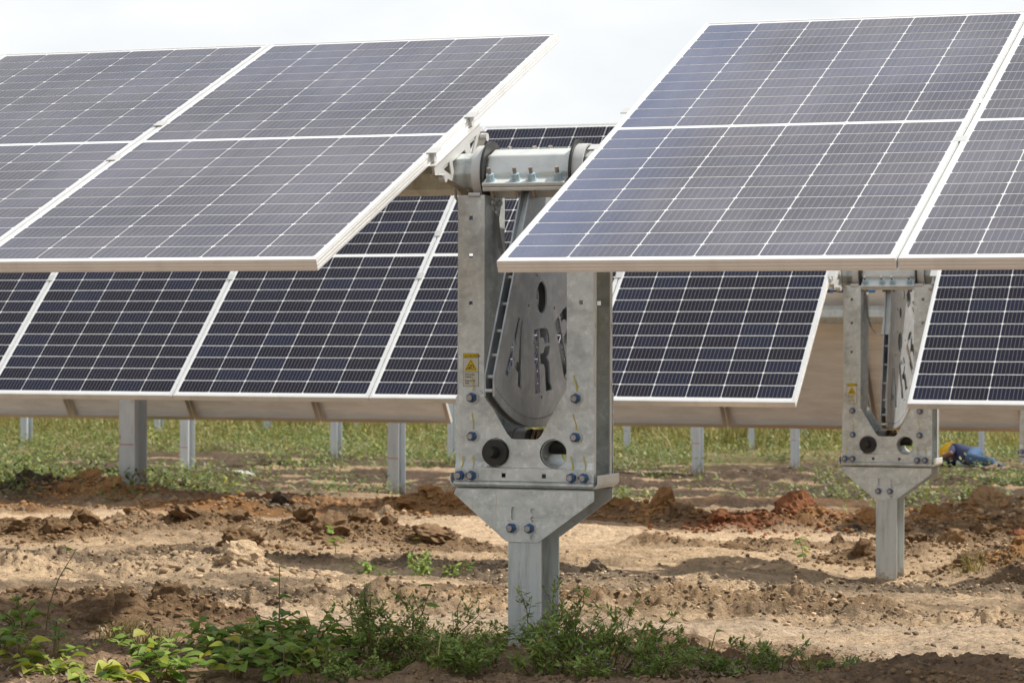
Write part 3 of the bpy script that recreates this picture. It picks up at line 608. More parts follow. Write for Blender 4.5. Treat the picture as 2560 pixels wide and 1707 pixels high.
for k in (2, 3, 4): row1(.508+k*P_, T1R, -.002, -.0081, 'front-row panel beyond the right edge of the view, '+('first', 'second', 'third', 'fourth', 'fifth')[k-2]+' step out', False)
def row2(x0, label, full=True):
    panel(x0+PW/2, 5.4321+PH/2*math.cos(T2), -.4942+PH/2*math.sin(T2), T2, 'clean', label, G2, full)
row2(-3.2111+2*P_, 'dark clean second-row panel whose free end stands left of the second tracker pier')
row2(-3.2111+P_, 'dark clean second-row panel directly behind the near tracker pier')
row2(-3.2111, 'dark second-row panel left of the near pier, between two clamped seams')
row2(-3.2111-P_, 'dark second-row panel at the left, above the stout rust-flecked post')
row2(-3.2111-2*P_, 'dark second-row panel cut off by the left edge, only a lower corner showing')
for k in (3, 4): row2(-3.2111-k*P_, 'second-row panel beyond the left edge of the view, '+('first', 'second', 'third', 'fourth', 'fifth')[k-2]+' step out', False)
row2(.4269, 'dark second-row panel right of the second tracker pier')
row2(.4269+P_, 'narrow strip of dark second-row panel cut off by the right edge')
for k in (2, 3): row2(.4269+k*P_, 'second-row panel beyond the right edge of the view, '+('first', 'second', 'third', 'fourth', 'fifth')[k-2]+' step out', False)
# third row: tipped the other way, so its white backs face us
TY3, TZ3 = 11.40, -.05
n3 = Vector((0, -math.sin(T3), math.cos(T3)))
m3 = Vector((0, TY3, TZ3))+n3*.13
def row3(xr, label, full=False): return panel(xr-PW/2-GAP/2, m3.y, m3.z, T3, 'clean', label, G3, full)
p3 = {}
p3['a'] = row3(-2.258+P_, 'white-backed third-row panel with a pink paper label, just left of the second pier')
p3['b'] = row3(-2.258+2*P_, 'white-backed third-row panel right of the second pier, above the lying person')
p3['c'] = row3(-2.258, 'white-backed third-row panel in the gap right of the near pier')
for j, lb in enumerate(('white-backed third-row panel with a free end just left of the near pier', 'white-backed third-row panel, second to the left of the near pier', 'white-backed third-row panel behind the stout rust-flecked post', 'white-backed third-row panel at the left edge')):
    row3(-4.355-j*P_, lb)
for k in (3, 4, 5): row3(.40+k*P_-2*P_, 'third-row panel beyond the right edge of the view, '+('nearest the pier', 'next', 'last')[k-3])
# paper label on the back of the labelled panel
lb = MB().box(-.07, .07, -.05, .05, -.0078, -.0070).build('paper_label', M['lab_p'], p3['a'], loc=(-.13, -.62, 0), label='pinkish paper label on the white back')
for (x0, x1, y0, y1) in ((-.055, .05, .02, .035), (-.055, .02, -.005, .008), (-.055, -.02, -.04, -.015), (.0, .03, -.035, -.02)):
    MB().box(x0, x1, y0, y1, -.0084, -.0080).build('print', mat('label_print', (.33, .28, .25), .6) if 'lp' not in M else M['lp'], lb)

# ---------------------------------------------------------------- torque tubes with couplers, rings, sectors and panel brackets
def octa(b, x0, x1, flat, rot=0.):
    rr = flat/2/math.cos(math.pi/8); n = 8
    v = []
    for x in (x0, x1):
        for i in range(n):
            t = math.pi/8+i*math.pi/4+rot; v.append((x, math.cos(t)*rr, math.sin(t)*rr))
    b.add(v, [(i, (i+1) % n, n+(i+1) % n, n+i) for i in range(n)]+[tuple(range(n))[::-1], tuple(range(n, 2*n))])
def Rlet(s):  # stencil letter outlines, unit box, list of openings
    return {'A': [[(.0, 0), (.24, 0), (.30, .20), (.455, .20), (.455, .34), (.345, .34), (.455, .80), (.455, 1), (.36, 1)],
                  [(.545, 1), (.64, 1), (1, 0), (.76, 0), (.70, .20), (.545, .20), (.545, .34), (.655, .34), (.545, .80)]],
            'R': [[(0, 0), (.28, 0), (.28, 1), (0, 1)],
                  [(.34, 1), (.6, 1), (.8, .965), (.9, .87), (.93, .745), (.64, .745), (.61, .81), (.52, .85), (.34, .86)],
                  [(.64, .70), (.93, .70), (.88, .60), (.74, .52), (.87, .45), (.90, .36), (.90, .12), (1, .04), (1, 0), (.66, 0), (.62, .08), (.61, .34), (.54, .43), (.34, .45), (.34, .60), (.54, .61)]],
            'Y': [[(0, 1), (.24, 1), (.5, .6), (.76, 1), (1, 1), (.63, .43), (.63, 0), (.37, 0), (.37, .43)]]}[s]
def sector_plate():
    R0, hw, ph0 = .748, R(59), R(5)
    def pt(rad, ph): return (rad*math.sin(ph), -rad*math.cos(ph))
    outer = []
    n = 46
    a0, a1 = ph0-hw, ph0+hw
    outer.append(pt(.70, a0-.012))
    for i in range(n+1):
        ph = a0+.03+(a1-a0-.06)*i/n; outer.append(pt(R0, ph))
    outer.append(pt(.70, a1+.012))
    outer += [(.060, .0), (.03, .02), (-.03, .02), (-.060, .0)]
    holes = []
    for k, ch in zip((-2, -1, 0, 1, 2), 'ARRAY'):
        ph = ph0+k*R(23.4); c = math.cos(ph); s = math.sin(ph); rc = .552; wl, hl = .148, .19
        for poly in Rlet(ch):
            q = []
            for (x, y) in poly:
                a = (x-.5)*wl; b = rc-(y-.5)*hl
                q.append((a*c+b*s, a*s-b*c))
            holes.append(q)
    for k in (-1, 1): holes.append(circle(*pt(.367, ph0+k*R(23)), .047, 24))
    for ph_, rr, r_ in ((-8, .25, .026), (18, .25, .026), (30, .31, .010), (-20, .20, .008)): holes.append(circle(*pt(rr, R(ph_)+ph0), r_, 14))
    return plate(outer, holes, .005)
SECT = sector_plate()
def tube_thing(xc, yc, zc, tilt, xl, xr, label, detail=True, seams=(), ends=()):
    t = thing('torque_tube', label, 'torque tube', (xc, yc, zc+ZO), (0, 0, 0), 'torque tubes of the tracker rows')
    b = MB(); octa(b, xl-xc, -.10, .116); octa(b, .10, xr-xc, .116)
    b.build('tube', M['galv_dull'], t, bevel=.004, rot=(tilt, 0, 0))
    b = MB(); octa(b, -.128, .128, .134); b.build('coupling_sleeve', M['galv_bright'], t, bevel=.004, rot=(tilt, 0, 0))
    for s in (-1, 1):
        MB().box(-.128, .128, min(s*.054, s*.118), max(s*.054, s*.118), -.0135, -.0005).box(-.128, .128, min(s*.054, s*.118), max(s*.054, s*.118), .0003, .0125).build('clamp_flange', M['galv_bright'], t, bevel=.003, rot=(tilt, 0, 0))
        for x in (-.107, -.028, .022, .103):
            y = s*.095
            st = MB().cyl((x, y, -.040), (x, y, .052), .0064, 12).build('bolt', M['stud'], t, smooth=True, rot=(tilt, 0, 0))
            MB().cyl((x, y, .0126), (x, y, .0155), .0175, 20).build('washer', M['nut_pale'], st, smooth=True)
            MB().cyl((x, y, .0156), (x, y, .0335), .0135, 6, .0125).build('nut', M['nut_pale'], st, bevel=.0014)
        x0, x1 = (-.172, -.139) if s < 0 else (.139, .172)
        MB().ring((x0, 0, 0), (x1, 0, 0), .0785, .0845, 40).build('bearing_band', M['cast'], t, smooth=True)
        MB().ring((x0+.004, 0, 0), (x1-.002, 0, 0), .062, .0775, 40).build('bearing_liner', M['dark'], t, smooth=True)
        MB().ring((x0-.005 if s > 0 else x1-.001, 0, 0), (x0+.001 if s > 0 else x1+.007, 0, 0), .066, .0965, 40).build('bearing_seal', M['dark'], t, smooth=True)
        MB().cyl((x0-.006, -.083, -.066), (x1-.002, -.083, -.066), .0075, 12).build('band_hinge', M['cast'], t, smooth=True)
    # two parallel toothed sector plates and the spacers between them
    for xo in (.008, -.018):
        b = MB(); b.mesh(SECT, Matrix.Translation((xo, 0, 0)) @ SIDE); b.build('sector_plate', M['sector'], t, rot=(tilt, 0, 0), label='thick steel sector plate with cut-out letters' if xo > 0 else 'rear sector plate half hidden by the front one')
    for rr in (.28, .36, .45, .54, .62, .69, .735):
        ph = R(5-58.0); y = rr*math.sin(ph); z = -rr*math.cos(ph)
        MB().cyl((-.0155, y, z), (.0055, y, z), .0052, 10).build('spacer', M['galv_bright'], t, smooth=True, rot=(tilt, 0, 0))
    b = MB()
    for i in range(96):
        ph = R(-52+i*1.2); b.cyl((.0105, .722*math.sin(ph), -.722*math.cos(ph)), (.0125, .722*math.sin(ph), -.722*math.cos(ph)), .0027, 6)
    for (rr, ph) in ((.60, -47), (.50, -32), (.66, -25), (.42, -8), (.62, 2), (.50, 8), (.30, -30), (.66, -5), (.40, -40), (.2, 25)):
        b.cyl((.0105, rr*math.sin(R(ph+5)), -rr*math.cos(R(ph+5))), (.0135, rr*math.sin(R(ph+5)), -rr*math.cos(R(ph+5))), .0045, 8)
    b.build('rivets', M['stud'], t, rot=(tilt, 0, 0), kind='stuff')
    # bright closing strip on the near edge of the sector, widening downwards
    v = []; n_ = R(-54.6)
    for rr, xa, xb in ((.068, -.016, .006), (.30, -.034, .012)):
        for k_ in (0, .004): v += [(xa, rr*math.sin(n_)-.004-k_, -rr*math.cos(n_)), (xb, rr*math.sin(n_)-.004-k_, -rr*math.cos(n_))]
    MB().add(v, [(0, 1, 5, 4), (2, 3, 7, 6), (0, 2, 6, 4), (1, 3, 7, 5), (0, 1, 3, 2), (4, 5, 7, 6)]).build('edge_strip', M['galv_bright'], t, rot=(tilt, 0, 0))
    # rails that carry the panels, one below each seam and each free end
    for x in list(seams)+list(ends):
        x = x-xc; en = any(abs(x+xc-e_) < 1e-6 for e_ in ends)
        top = .13-TH
        MB().box(x-.012, x+.012, -.20, .20, top-.004, top-.001).box(x-.003, x+.003, -.195, .195, top-.040, top-.004).build('panel_rail', M['cast'], t, rot=(tilt, 0, 0), bevel=.0)
        if en and detail:
            sg = 1 if x < 0 else -1
            g = plate([(-.20, top-.004), (-.20, top-.030), (-.07, .0), (-.07, -.05), (-.055, -.066), (-.055, .06), (.055, .06), (.09, .0), (.20, top-.036), (.20, top-.004)], [[(-.14, top-.030), (-.078, top-.030), (-.078, .025)], [(.10, .022), (.10, top-.030), (.165, top-.030)]], .004)
            b = MB(); b.mesh(g, Matrix.Translation((x+.006*sg, 0, 0)) @ SIDE); b.build('rail_gusset', M['cast'], t, rot=(tilt, 0, 0))
            pts = [(x+.012*sg, -.20, top-.03), (x+.030*sg, -.07, -.02), (x+.045*sg, -.055, -.062), (x+.045*sg, .055, -.062), (x+.03*sg, .07, -.01), (x+.012*sg, .20, top-.03)]
            v = []; f = []
            for i, (a, b_, c) in enumerate(pts): v += [(a-.014, b_, c), (a+.014, b_, c)]
            f = [(2*i, 2*i+1, 2*i+3, 2*i+2) for i in range(len(pts)-1)]
            MB().add(v, f).build('rail_strap', M['strap'], t, rot=(tilt, 0, 0))
            MB().cyl((x-.02*sg, -.16, top-.046), (x-.02*sg, .17, top-.046), .0065, 10).build('clamp_rod', M['galv_bright'], t, smooth=True, rot=(tilt, 0, 0))
            for yy in (-.18, .19):
                MB().cyl((x+.012*sg, yy, top-.046), (x+.032*sg, yy, top-.046), .0125, 14).build('rod_end', M['cast'], t, smooth=True, rot=(tilt, 0, 0))
        for yy in (-.165, .165): 
            o = link('mid_clamp', CAP, t); c = Matrix.Rotation(tilt, 4, 'X') @ Vector((x, yy, .13)); o.location = c; o.rotation_euler = (tilt, 0, 0)
    return t
XC1, YC1, ZC1 = .249, 1.018, .28
def seamsL(x_end, n): return [x_end-k*P_+(-GAP/2 if 0 else 0) for k in range(1, n)]
tube1 = tube_thing(XC1, YC1, ZC1, .395, -5.3, 5.9, 'galvanised torque tube of the front row with its four-bolt coupler above the near pier', True,
                   [-PW-GAP/2-k*P_ for k in range(0, 4)]+[.508+PW+GAP/2+k*P_ for k in range(0, 4)], [.007, .501])
n2 = Vector((0, -math.sin(T2), math.cos(T2))); c2 = Vector((0, 5.4321+PH/2*math.cos(T2), -.4942+PH/2*math.sin(T2)))-n2*.13
XC2 = .165
tube2 = tube_thing(XC2+.002, c2.y, c2.z, T2, -7.5, 4.7, 'galvanised torque tube of the second row, coupler just below the front row edge', True,
                   [-3.2111-GAP/2+k*P_ for k in (-2, -1, 0, 1, 2)]+[.4269+PW+GAP/2], [-3.2111+2*P_+PW+.014, .4269-.014])
XC3 = .14
tube3 = tube_thing(XC3, TY3, TZ3, T3, -10.5, 3.2, 'thick torque tube of the third row behind the second pier', False,
                   [-2.258-GAP/2+k*P_ for k in (0, 1)]+[-4.355-GAP/2-k*P_ for k in (0, 1, 2, 3)], [-4.34, -3.315])

# ---------------------------------------------------------------- drive piers
def jog(me, z1, z2, dy):
    bm = bmesh.new(); bm.from_mesh(me)
    for z in (z1, z2):
        bmesh.ops.bisect_plane(bm, geom=bm.verts[:]+bm.edges[:]+bm.faces[:], plane_co=(0, 0, z), plane_no=(0, 0, 1), dist=1e-6)
    for v in bm.verts:
        if v.co.z < z2+1e-5: v.co.y += dy
    bm.to_mesh(me); bm.free()
def pier(xc, yc, zc, zg, label, rich=True, holes_open=True):
    t = thing('tracker_pier', label, 'tracker pier', (xc, yc, zg+ZO), (0, 0, 0), 'drive piers of the tracker rows')
    class P: pass
    off = zc-zg                                # local heights are measured down from the tube axis
    def B(): return MB()
    def fin(b, name, m, **k): 
        par = k.pop('parent', t)
        return b.build(name, m, par, loc=(0, 0, off) if par is t else None, **k)
    hol = [(-.133), (-.244), (-.382)]
    for s in (-1, 1):
        # upright C channel, open to the outside, lips bent back in
        xi, xo = s*.128, s*.208
        lo, hi = min(xi, xo), max(xi, xo)
        top = -.066 if s < 0 else -.062
        b = B()
        hs = [sq((xi+xo)/2+s*.003, z, .0125) for z in hol]
        for sy in (-1, 1):
            b.mesh(plate([(lo, top), (hi, top), (hi, -.903), (lo, -.903)], hs, .004), front(sy*.083))
        wh = [circle(-.02, z, .008, 12) for z in (-.42, -.56)]+[circle(.0, -.10, .010, 12), circle(.035, -.115, .010, 12)]
        b.mesh(plate([(-.081, top), (.081, top), (.081, -.903), (-.081, -.903)], wh, .004), Matrix.Translation((xi+s*.002, 0, 0)) @ SIDE)
        fin(b, 'upright_channel', M['galv']); b = B()
        for sy in (-1, 1):
            ho = [[(y-.003, z-.008), (y+.003, z-.008), (y+.003, z+.008), (y-.003, z+.008)] for y in (sy*.075,) for z in (-.28, -.45, -.62)]
            y0, y1 = sorted((sy*.085, sy*.064))
            b.mesh(plate([(y0, top), (y1, top), (y1, -.903), (y0, -.903)], ho, .004), Matrix.Translation((xo+s*.002, 0, 0)) @ SIDE)
        fin(b, 'channel_lips', M['galv_bright'])
    # rivets on the near channel web, and earth strap
    b = B()
    for (y, z) in ((-.03, -.085), (.03, -.085), (.0, -.115)): b.cyl((-.124, y, z), (-.117, y, z), .011, 14, .008)
    fin(b, 'rivet', M['galv_dull'], smooth=True)
    v = []; pts = [(-.122, .0, -.115), (-.120, .008, -.17), (-.114, .015, -.22), (-.100, .02, -.265), (-.078, .02, -.295), (-.050, .02, -.303), (-.030, .01, -.285)]
    for (a, b_, c) in pts: v += [(a, b_-.018, c), (a, b_+.018, c)]
    fin(B().add(v, [(2*i, 2*i+1, 2*i+3, 2*i+2) for i in range(len(pts)-1)]), 'earth_strap', M['strap'])
    # gusset plates, front and rear, V notch above, two round openings
    outl = [(-.215, -.903), (-.215, -.66), (-.200, -.640), (-.140, -.640), (-.122, -.655), (-.053, -.768), (-.042, -.779), (-.034, -.781), (.034, -.781), (.042, -.779), (.052, -.768), (.112, -.660), (.128, -.637), (.140, -.633), (.198, -.633), (.215, -.650), (.215, -.903)]
    for sy in (-1, 1):
        hs = [circle(-.068 if sy > 0 else -.068, -.821, .0435, 30), circle(.112, -.821, .0435, 30), sq(-.063, -.887, .0125), sq(.062, -.887, .0125)]
        hs[0] = circle(-.089, -.821, .0425, 30); hs[1] = circle(.090, -.821, .0425, 30)
        me = plate(outl, hs, .004)
        b = B(); b.mesh(me, front(sy*.0875)); o = fin(b, 'gusset_plate', M['galv'])
        jog(o.data, -.846, -.866, sy*.005)
    for cx in (-.089, .090):
        fin(B().ring((cx, -.0835, -.821), (cx, .0835, -.821), .0385, .0405, 30), 'pass_through_sleeve', M['galv_dull'], smooth=True)
    cap = fin(B().cyl((-.089, -.105, -.821), (-.089, -.060, -.821), .0383, 30), 'rubber_cap', M['dark'], smooth=True)
    MB().cyl((-.089, -.145, -.818), (-.089, -.1052, -.820), .0125, 16, .018).build('cap_boss', M['dark'], cap, smooth=True)
    # gearbox and chain in the notch
    fin(B().cyl((-.105, .0, -.800), (-.018, .0, -.800), .046, 24).cyl((-.062, .0, -.800), (-.056, 0, -.800), .050, 24), 'gearbox', M['gear'], smooth=True)
    fin(B().cyl((-.0175, .0, -.797), (-.004, .0, -.797), .043, 24).cyl((.030, .0, -.797), (.10, .0, -.797), .030, 20), 'drive_shaft', M['dark'], smooth=True)
    b = B()
    for k in range(14):
        a = 2*math.pi*k/14
        for x in (-.001, .016): b.box(x, x+.010, .030*math.cos(a)-.006, .030*math.cos(a)+.006, -.790+.030*math.sin(a)-.006, -.790+.030*math.sin(a)+.006)
    fin(b, 'drive_chain', M['bronze'], kind='stuff')
    # tray: folded sill with a rolled front edge and turned-up ends
    b = B().box(-.217, .217, -.096, .096, -.9215, -.9175)
    b.cyl((-.2165, -.096, -.9125), (.2165, -.096, -.9125), .0085, 14).cyl((-.2165, .096, -.9125), (.2165, .096, -.9125), .0085, 14)
    fin(b, 'sill_tray', M['galv'], smooth=True)
    for s in (-1, 1):
        b = B(); pr = [(s*.2185, -.919), (s*.224, -.9165), (s*.2285, -.911), (s*.230, -.904), (s*.230, -.884)]
        v = []
        for (x, z) in pr: v += [(x, -.099, z), (x, .099, z)]
        for (x, z) in pr: v += [(x-s*.003, -.099, z+.0015), (x-s*.003, .099, z+.0015)]
        n = len(pr); f = [(2*i, 2*i+1, 2*i+3, 2*i+2) for i in range(n-1)]+[(2*n+2*i, 2*n+2*i+1, 2*n+2*i+3, 2*n+2*i+2) for i in range(n-1)]
        f += [(2*i, 2*i+2, 2*n+2*i+2, 2*n+2*i) for i in range(n-1)]+[(2*i+1, 2*i+3, 2*n+2*i+3, 2*n+2*i+1) for i in range(n-1)]+[(2*n-2, 2*n-1, 4*n-1, 4*n-2)]
        fin(b.add(v, f), 'tray_end_lip', M['galv_bright'])
    # tapering saddle brackets on the pile
    hs = [circle(.026, z, .0078, 14) for z in (-.990, -1.013, -1.067)]
    sl_ = [(-.041, -.985), (-.041, -1.012), (-.038, -1.018), (-.031, -1.018), (-.028, -1.012), (-.028, -.985), (-.031, -.979), (-.038, -.979)]
    ol = [(-.215, -.930), (-.221, -.944), (-.056, -1.081), (.042, -1.081), (.213, -.957), (.213, -.930)]
    for sy in (-1, 1):
        b = B(); b.mesh(plate(ol, hs+[sl_], .005), front(sy*.0865))
        fin(b, 'saddle_plate', M['galv'])
        b = B(); n = 6; v = []
        for i in range(n+1):
            a = math.pi/2*i/n; y = sy*(.0890-.008*(1-math.cos(a))); z = -.930+.006*math.sin(a)
            v += [(-.215, y, z), (.213, y, z)]
        v += [(-.213, sy*.035, -.924), (.211, sy*.035, -.924)]
        f = [(2*i, 2*i+1, 2*i+3, 2*i+2) for i in range(n+1)]
        fin(b.add(v, f), 'saddle_flange', M['galv_dull'], smooth=True)
    # driven I-section pile
    zb = -(zc-zg)-.35
    b = B().box(-.052, .049, -.083, -.076, zb, -.945).box(-.052, .049, .076, .083, zb, -.945).box(-.0045, .0015, -.0758, .0758, zb, -.945)
    fin(b, 'pile', M['pile_near'])
    for (x, z, dx, dz) in ((-.198, -.889, .012, .04), (-.161, -.889, .004, .04), (.149, -.890, -.002, .045), (.187, -.890, .0, .045)):
        sub = t
        nb(t, x, -.0947, z, off, (5, dx, dz, 'yellow'))
    for (x, z, dx, dz) in ((-.162, -.774, .002, .05), (.159, -.773, -.006, .05), (-.163, -.661, .0, .055), (.160, -.660, -.006, .05)): nb(t, x, -.0897, z, off, (5, dx, dz, 'yellow'))
    for (x, z, dx) in ((-.038, -1.040, -.012), (.018, -1.040, .012)): nb(t, x, -.0892, z, off, (3, dx, .006, 'redp'), .0195)
    for (x, z) in ((-.198, -.889), (.187, -.890), (-.162, -.774), (.159, -.773)): nb(t, x, .0947 if z < -.8 else .0897, z, off, None, s=1)
    return t
def nb(t, x, y, z, off, mark, rw=.0205, s=-1):
    b0 = len(bpy.data.objects)
    e = MB().cyl((x, y, z), (x, y+s*.026, z), .0082, 12).build('bolt', M['stud'], t, smooth=True, loc=(0, 0, off))
    MB().cyl((x, y, z), (x, y+s*.0025, z), rw, 22).build('washer', M['galv_bright'], e, smooth=True)
    MB().cyl((x, y+s*.0026, z), (x, y+s*.017, z), .0152, 6, .0142, rot=random.uniform(0, 1)).build('nut', M['nut'], e, bevel=.0012)
    if mark:
        n, dx, dz, mk = mark; v = []
        for i in range(n+1):
            q = i/n; v += [(x+dx*q+.003*math.sin(q*5)-.0016, y-.0011, z+.017+dz*q), (x+dx*q+.003*math.sin(q*5)+.0016, y-.0011, z+.017+dz*q)]
        MB().add(v, [(2*i, 2*i+1, 2*i+3, 2*i+2) for i in range(n)]).build('paint_mark', M[mk], e)
def caution(t, off, full=True):
    """pinch-point sticker on the left upright"""
    x0, z1 = -.194, -.531; W_, H_ = .049, .097; y = -.0853
    s = MB().box(x0, x0+W_, y-.0004, y, z1-H_, z1).build('caution_label', M['lab_k'], t, loc=(0, 0, off), label='yellow and white pinch-point caution sticker')
    def pl(name, a, b, c, d, m, k): MB().box(x0+a, x0+b, y-.0004-k, y-.0004-k+.0003, z1-d, z1-c).build(name, m, s)
    pl('yellow_band', .001, W_-.001, .001, .0125, M['lab_y'], .0004)
    pl('white_field', .001, W_-.001, .0135, .0545, M['lab_w'], .0004); pl('white_field', .001, W_-.001, .0555, H_-.001, M['lab_w'], .0004)
    def poly(name, pts, m, k):
        b = MB(); b.mesh(plate(pts, [], .0002), front(y-.0006-k)); b.build(name, m, s)
    cx = x0+W_/2; zt = z1-.017; zb = z1-.052
    poly('warning_triangle', [(cx-.002, zt), (cx+.002, zt), (cx+.0205, zb+.003), (cx+.018, zb), (cx-.018, zb), (cx-.0205, zb+.003)], M['lab_y'], .0004)
    tri = lambda k: [(cx, zt-.0035-k*1.6), (cx+.0165-k*1.5, zb+.0035+k*.8), (cx-.0165+k*1.5, zb+.0035+k*.8)]
    b = MB(); b.mesh(plate(tri(0), [tri(.0016)], .0002), front(y-.0012)); b.build('triangle_outline', M['lab_k'], s)
    b = MB(); b.mesh(plate(circle(cx+.0045, zb+.0115, .0050, 16), [circle(cx+.0045, zb+.0115, .0036, 14)], .0002), front(y-.0012))
    b.mesh(plate(circle(cx-.0035, zb+.0155, .0033, 14), [circle(cx-.0035, zb+.0155, .0024, 12)], .0002), front(y-.0012))
    b.mesh(plate([(cx-.012, zb+.0060), (cx-.008, zb+.0105), (cx-.002, zb+.0115), (cx+.001, zb+.0085), (cx-.002, zb+.0065), (cx-.007, zb+.0075)], [], .0002), front(y-.0012))
    b.mesh(plate([(cx+.0, zb+.0195), (cx+.003, zb+.0175), (cx+.001, zb+.0145), (cx-.001, zb+.0165)], [], .0002), front(y-.0012)); b.build('hand_and_gears', M['lab_k'], s)
    b = MB()
    b.mesh(plate([(x0+.0035, z1-.0115), (x0+.0120, z1-.0115), (x0+.00775, z1-.0035)], [[(x0+.0052, z1-.0105), (x0+.0103, z1-.0105), (x0+.00775, z1-.0058)]], .0002), front(y-.0012))
    for (tx, size, ax, az) in (('CAUTION', .0088, .0138, .0104), ('Pinch point', .0068, .0060, .0640), ('hazard.', .0068, .0060, .0712), ('Keep hands', .0068, .0060, .0822), ('clear.', .0068, .0060, .0894)):
        b.mesh(textmesh(tx, size), front(y-.0012, x0+ax, z1-az))
    b.build('lettering', M['lab_k'], s)
pA = pier(XC1, YC1, ZC1, h1(XC1, YC1)-ZO, 'nearest tracker pier, grey galvanised, in the middle with weeds round its foot')
caution(pA, ZC1-(h1(XC1, YC1)-ZO))
g2 = h1(XC2, c2.y)-ZO
pB = pier(XC2, c2.y, c2.z, g2, 'second tracker pier, at the right, its foot among clods'); caution(pB, c2.z-g2)
MB().box(-.1256, -.1250, -.05, -.015, -.590, -.545).build('white_tag', M['lab_w'], pB, loc=(0, 0, c2.z-g2), label='small white printed tag inside the left upright')
g3 = h1(XC3, TY3)-ZO
pC = pier(XC3, TY3, TZ3, g3, 'third tracker pier, cut off by the right edge of the picture'); 

# cable plugs hanging on the backs of the third row
t = thing('connector_cable', 'black plug-and-socket cable with blue rings behind the second pier', 'cable', (-1.33, 10.80, .098+ZO))
MB().tube([(-.02, 0, 0), (.06, 0, .002), (.12, 0, 0)], .011, 10).build('plug', M['dark'], t, smooth=True)
MB().tube([(.17, 0, 0), (.30, 0, .0), (.36, 0, .0)], .0095, 10).build('socket', M['dark'], t, smooth=True)
MB().tube([(-.30, 0, .02), (-.16, 0, -.004), (-.02, 0, 0)], .004, 8).build('lead', M['dark'], t, smooth=True)
MB().tube([(.12, 0, 0), (.17, 0, 0)], .006, 8).build('lead', M['dark'], t, smooth=True)
for a in (-.025, .118, .20, .345): MB().cyl((a, 0, 0), (a+.014, 0, 0), .0125, 14).build('blue_ring', M['blue'], t, smooth=True)
MB().cyl((.36, 0, 0), (.41, 0, 0), .0105, 14).build('blue_cap', M['blue'], t, smooth=True)

# ---------------------------------------------------------------- bare piles of the rows not yet built
POSTS = [(-6.6, 11.4, 1.25), (-5.44, 13.66, 0.94), (-14.68, 23.76, 0.92), (-9.73, 18.45, 0.93), (-14.63, 27.25, 0.79), (-9.01, 20.56, 0.81), (-13.33, 28.0, 0.73), (-12.43, 29.09, 0.63), (-11.97, 30.91, 0.62), (-8.34, 22.26, 0.62), (-7.0, 24.57, 0.56), (-4.49, 18.98, 0.79), (-6.5, 25.66, 0.45), (-5.81, 25.83, 0.54), (-3.86, 20.3, 0.68), (-5.61, 27.65, 0.44), (-2.43, 22.76, 0.48), (-19.47, 33.35, 0.6), (-19.06, 33.07, 0.51), (-12.79, 34.18, 0.37), (-8.19, 35.88, 0.42), (-9.54, 33.18, 0.4)]
M['pile_far'] = mat('pile_galvanised', (.50, .54, .56), .5, .3, .5, [(5, (.40, .43, .46), .45, .7, (4, 4, .8))])
muddy(M['pile_far'], -.05, .28)
M['pile_rust'] = mat('pile_rust_flecked', (.46, .475, .47), .5, .3, .5, [(7, (.38, .40, .40), .45, .7, (4, 4, .8)), (9, (.36, .19, .08), .60, .66, (1.3, 1.3, .5))])
def pile_mesh(m, h):
    return MB().box(-.0505, .0505, -.080, -.0735, -.3, h).box(-.0505, .0505, .0735, .080, -.3, h).box(-.003, .003, -.0733, .0733, -.3, h).me('pile', m)
PL = {0: 'stout rust-flecked galvanised pile under the third row at left', 1: 'slender pile left of the near pier with a red mark and mud specks', 3: 'pile between the rust-flecked one and the slender one, at its left', 5: 'shorter pile midway between the left piles in the grass edge',
      11: 'wider bare pile in the soil right of the near pier', 14: 'bare pile left of the second pier with a dark smudge near its top', 2: 'bare pile in the grass close to the left edge', 16: 'bare pile behind the lying person', 9: 'bare pile half hidden by the near pier at its left', 10: 'thin bare pile just right of the near pier', 13: 'thin bare pile between the two soil piles right of the near pier', 15: 'thin bare pile just behind the smudged one'}
pm = pile_mesh(M['pile_far'], 1.55); pr = pile_mesh(M['pile_rust'], 1.50)
M['redp2'] = mat('red_crayon', (.45, .10, .09), .7); mark = MB().box(-.048, .047, -.0812, -.0806, .30, .306).me('height_mark', M['redp2'])
far_ = sorted([i for i in range(len(POSTS)) if i not in PL], key=lambda i: math.atan2(POSTS[i][0]-2.97, POSTS[i][1]+6.6))
for n_, i in enumerate(far_): PL[i] = 'distant bare pile in the tall grass, '+('first', 'second', 'third', 'fourth', 'fifth', 'sixth', 'seventh', 'eighth', 'ninth', 'tenth', 'eleventh')[n_]+' of those from the left'
for i, (x, y, s) in enumerate(POSTS):
    z = h1(x, y); t = thing('steel_pile', PL.get(i, 'distant bare pile standing in the tall grass'), 'pile', (x, y, z), (0, 0, 0), 'bare steel piles')
    o = link('i_section', pr if i == 0 else pm, t); o.scale = (s, s, 1)
    if i == 0: o.scale.z = .86
    if i in (0, 1, 3, 11, 14, 10): k = link('height_mark', mark, t); k.scale = (s, s, 1)

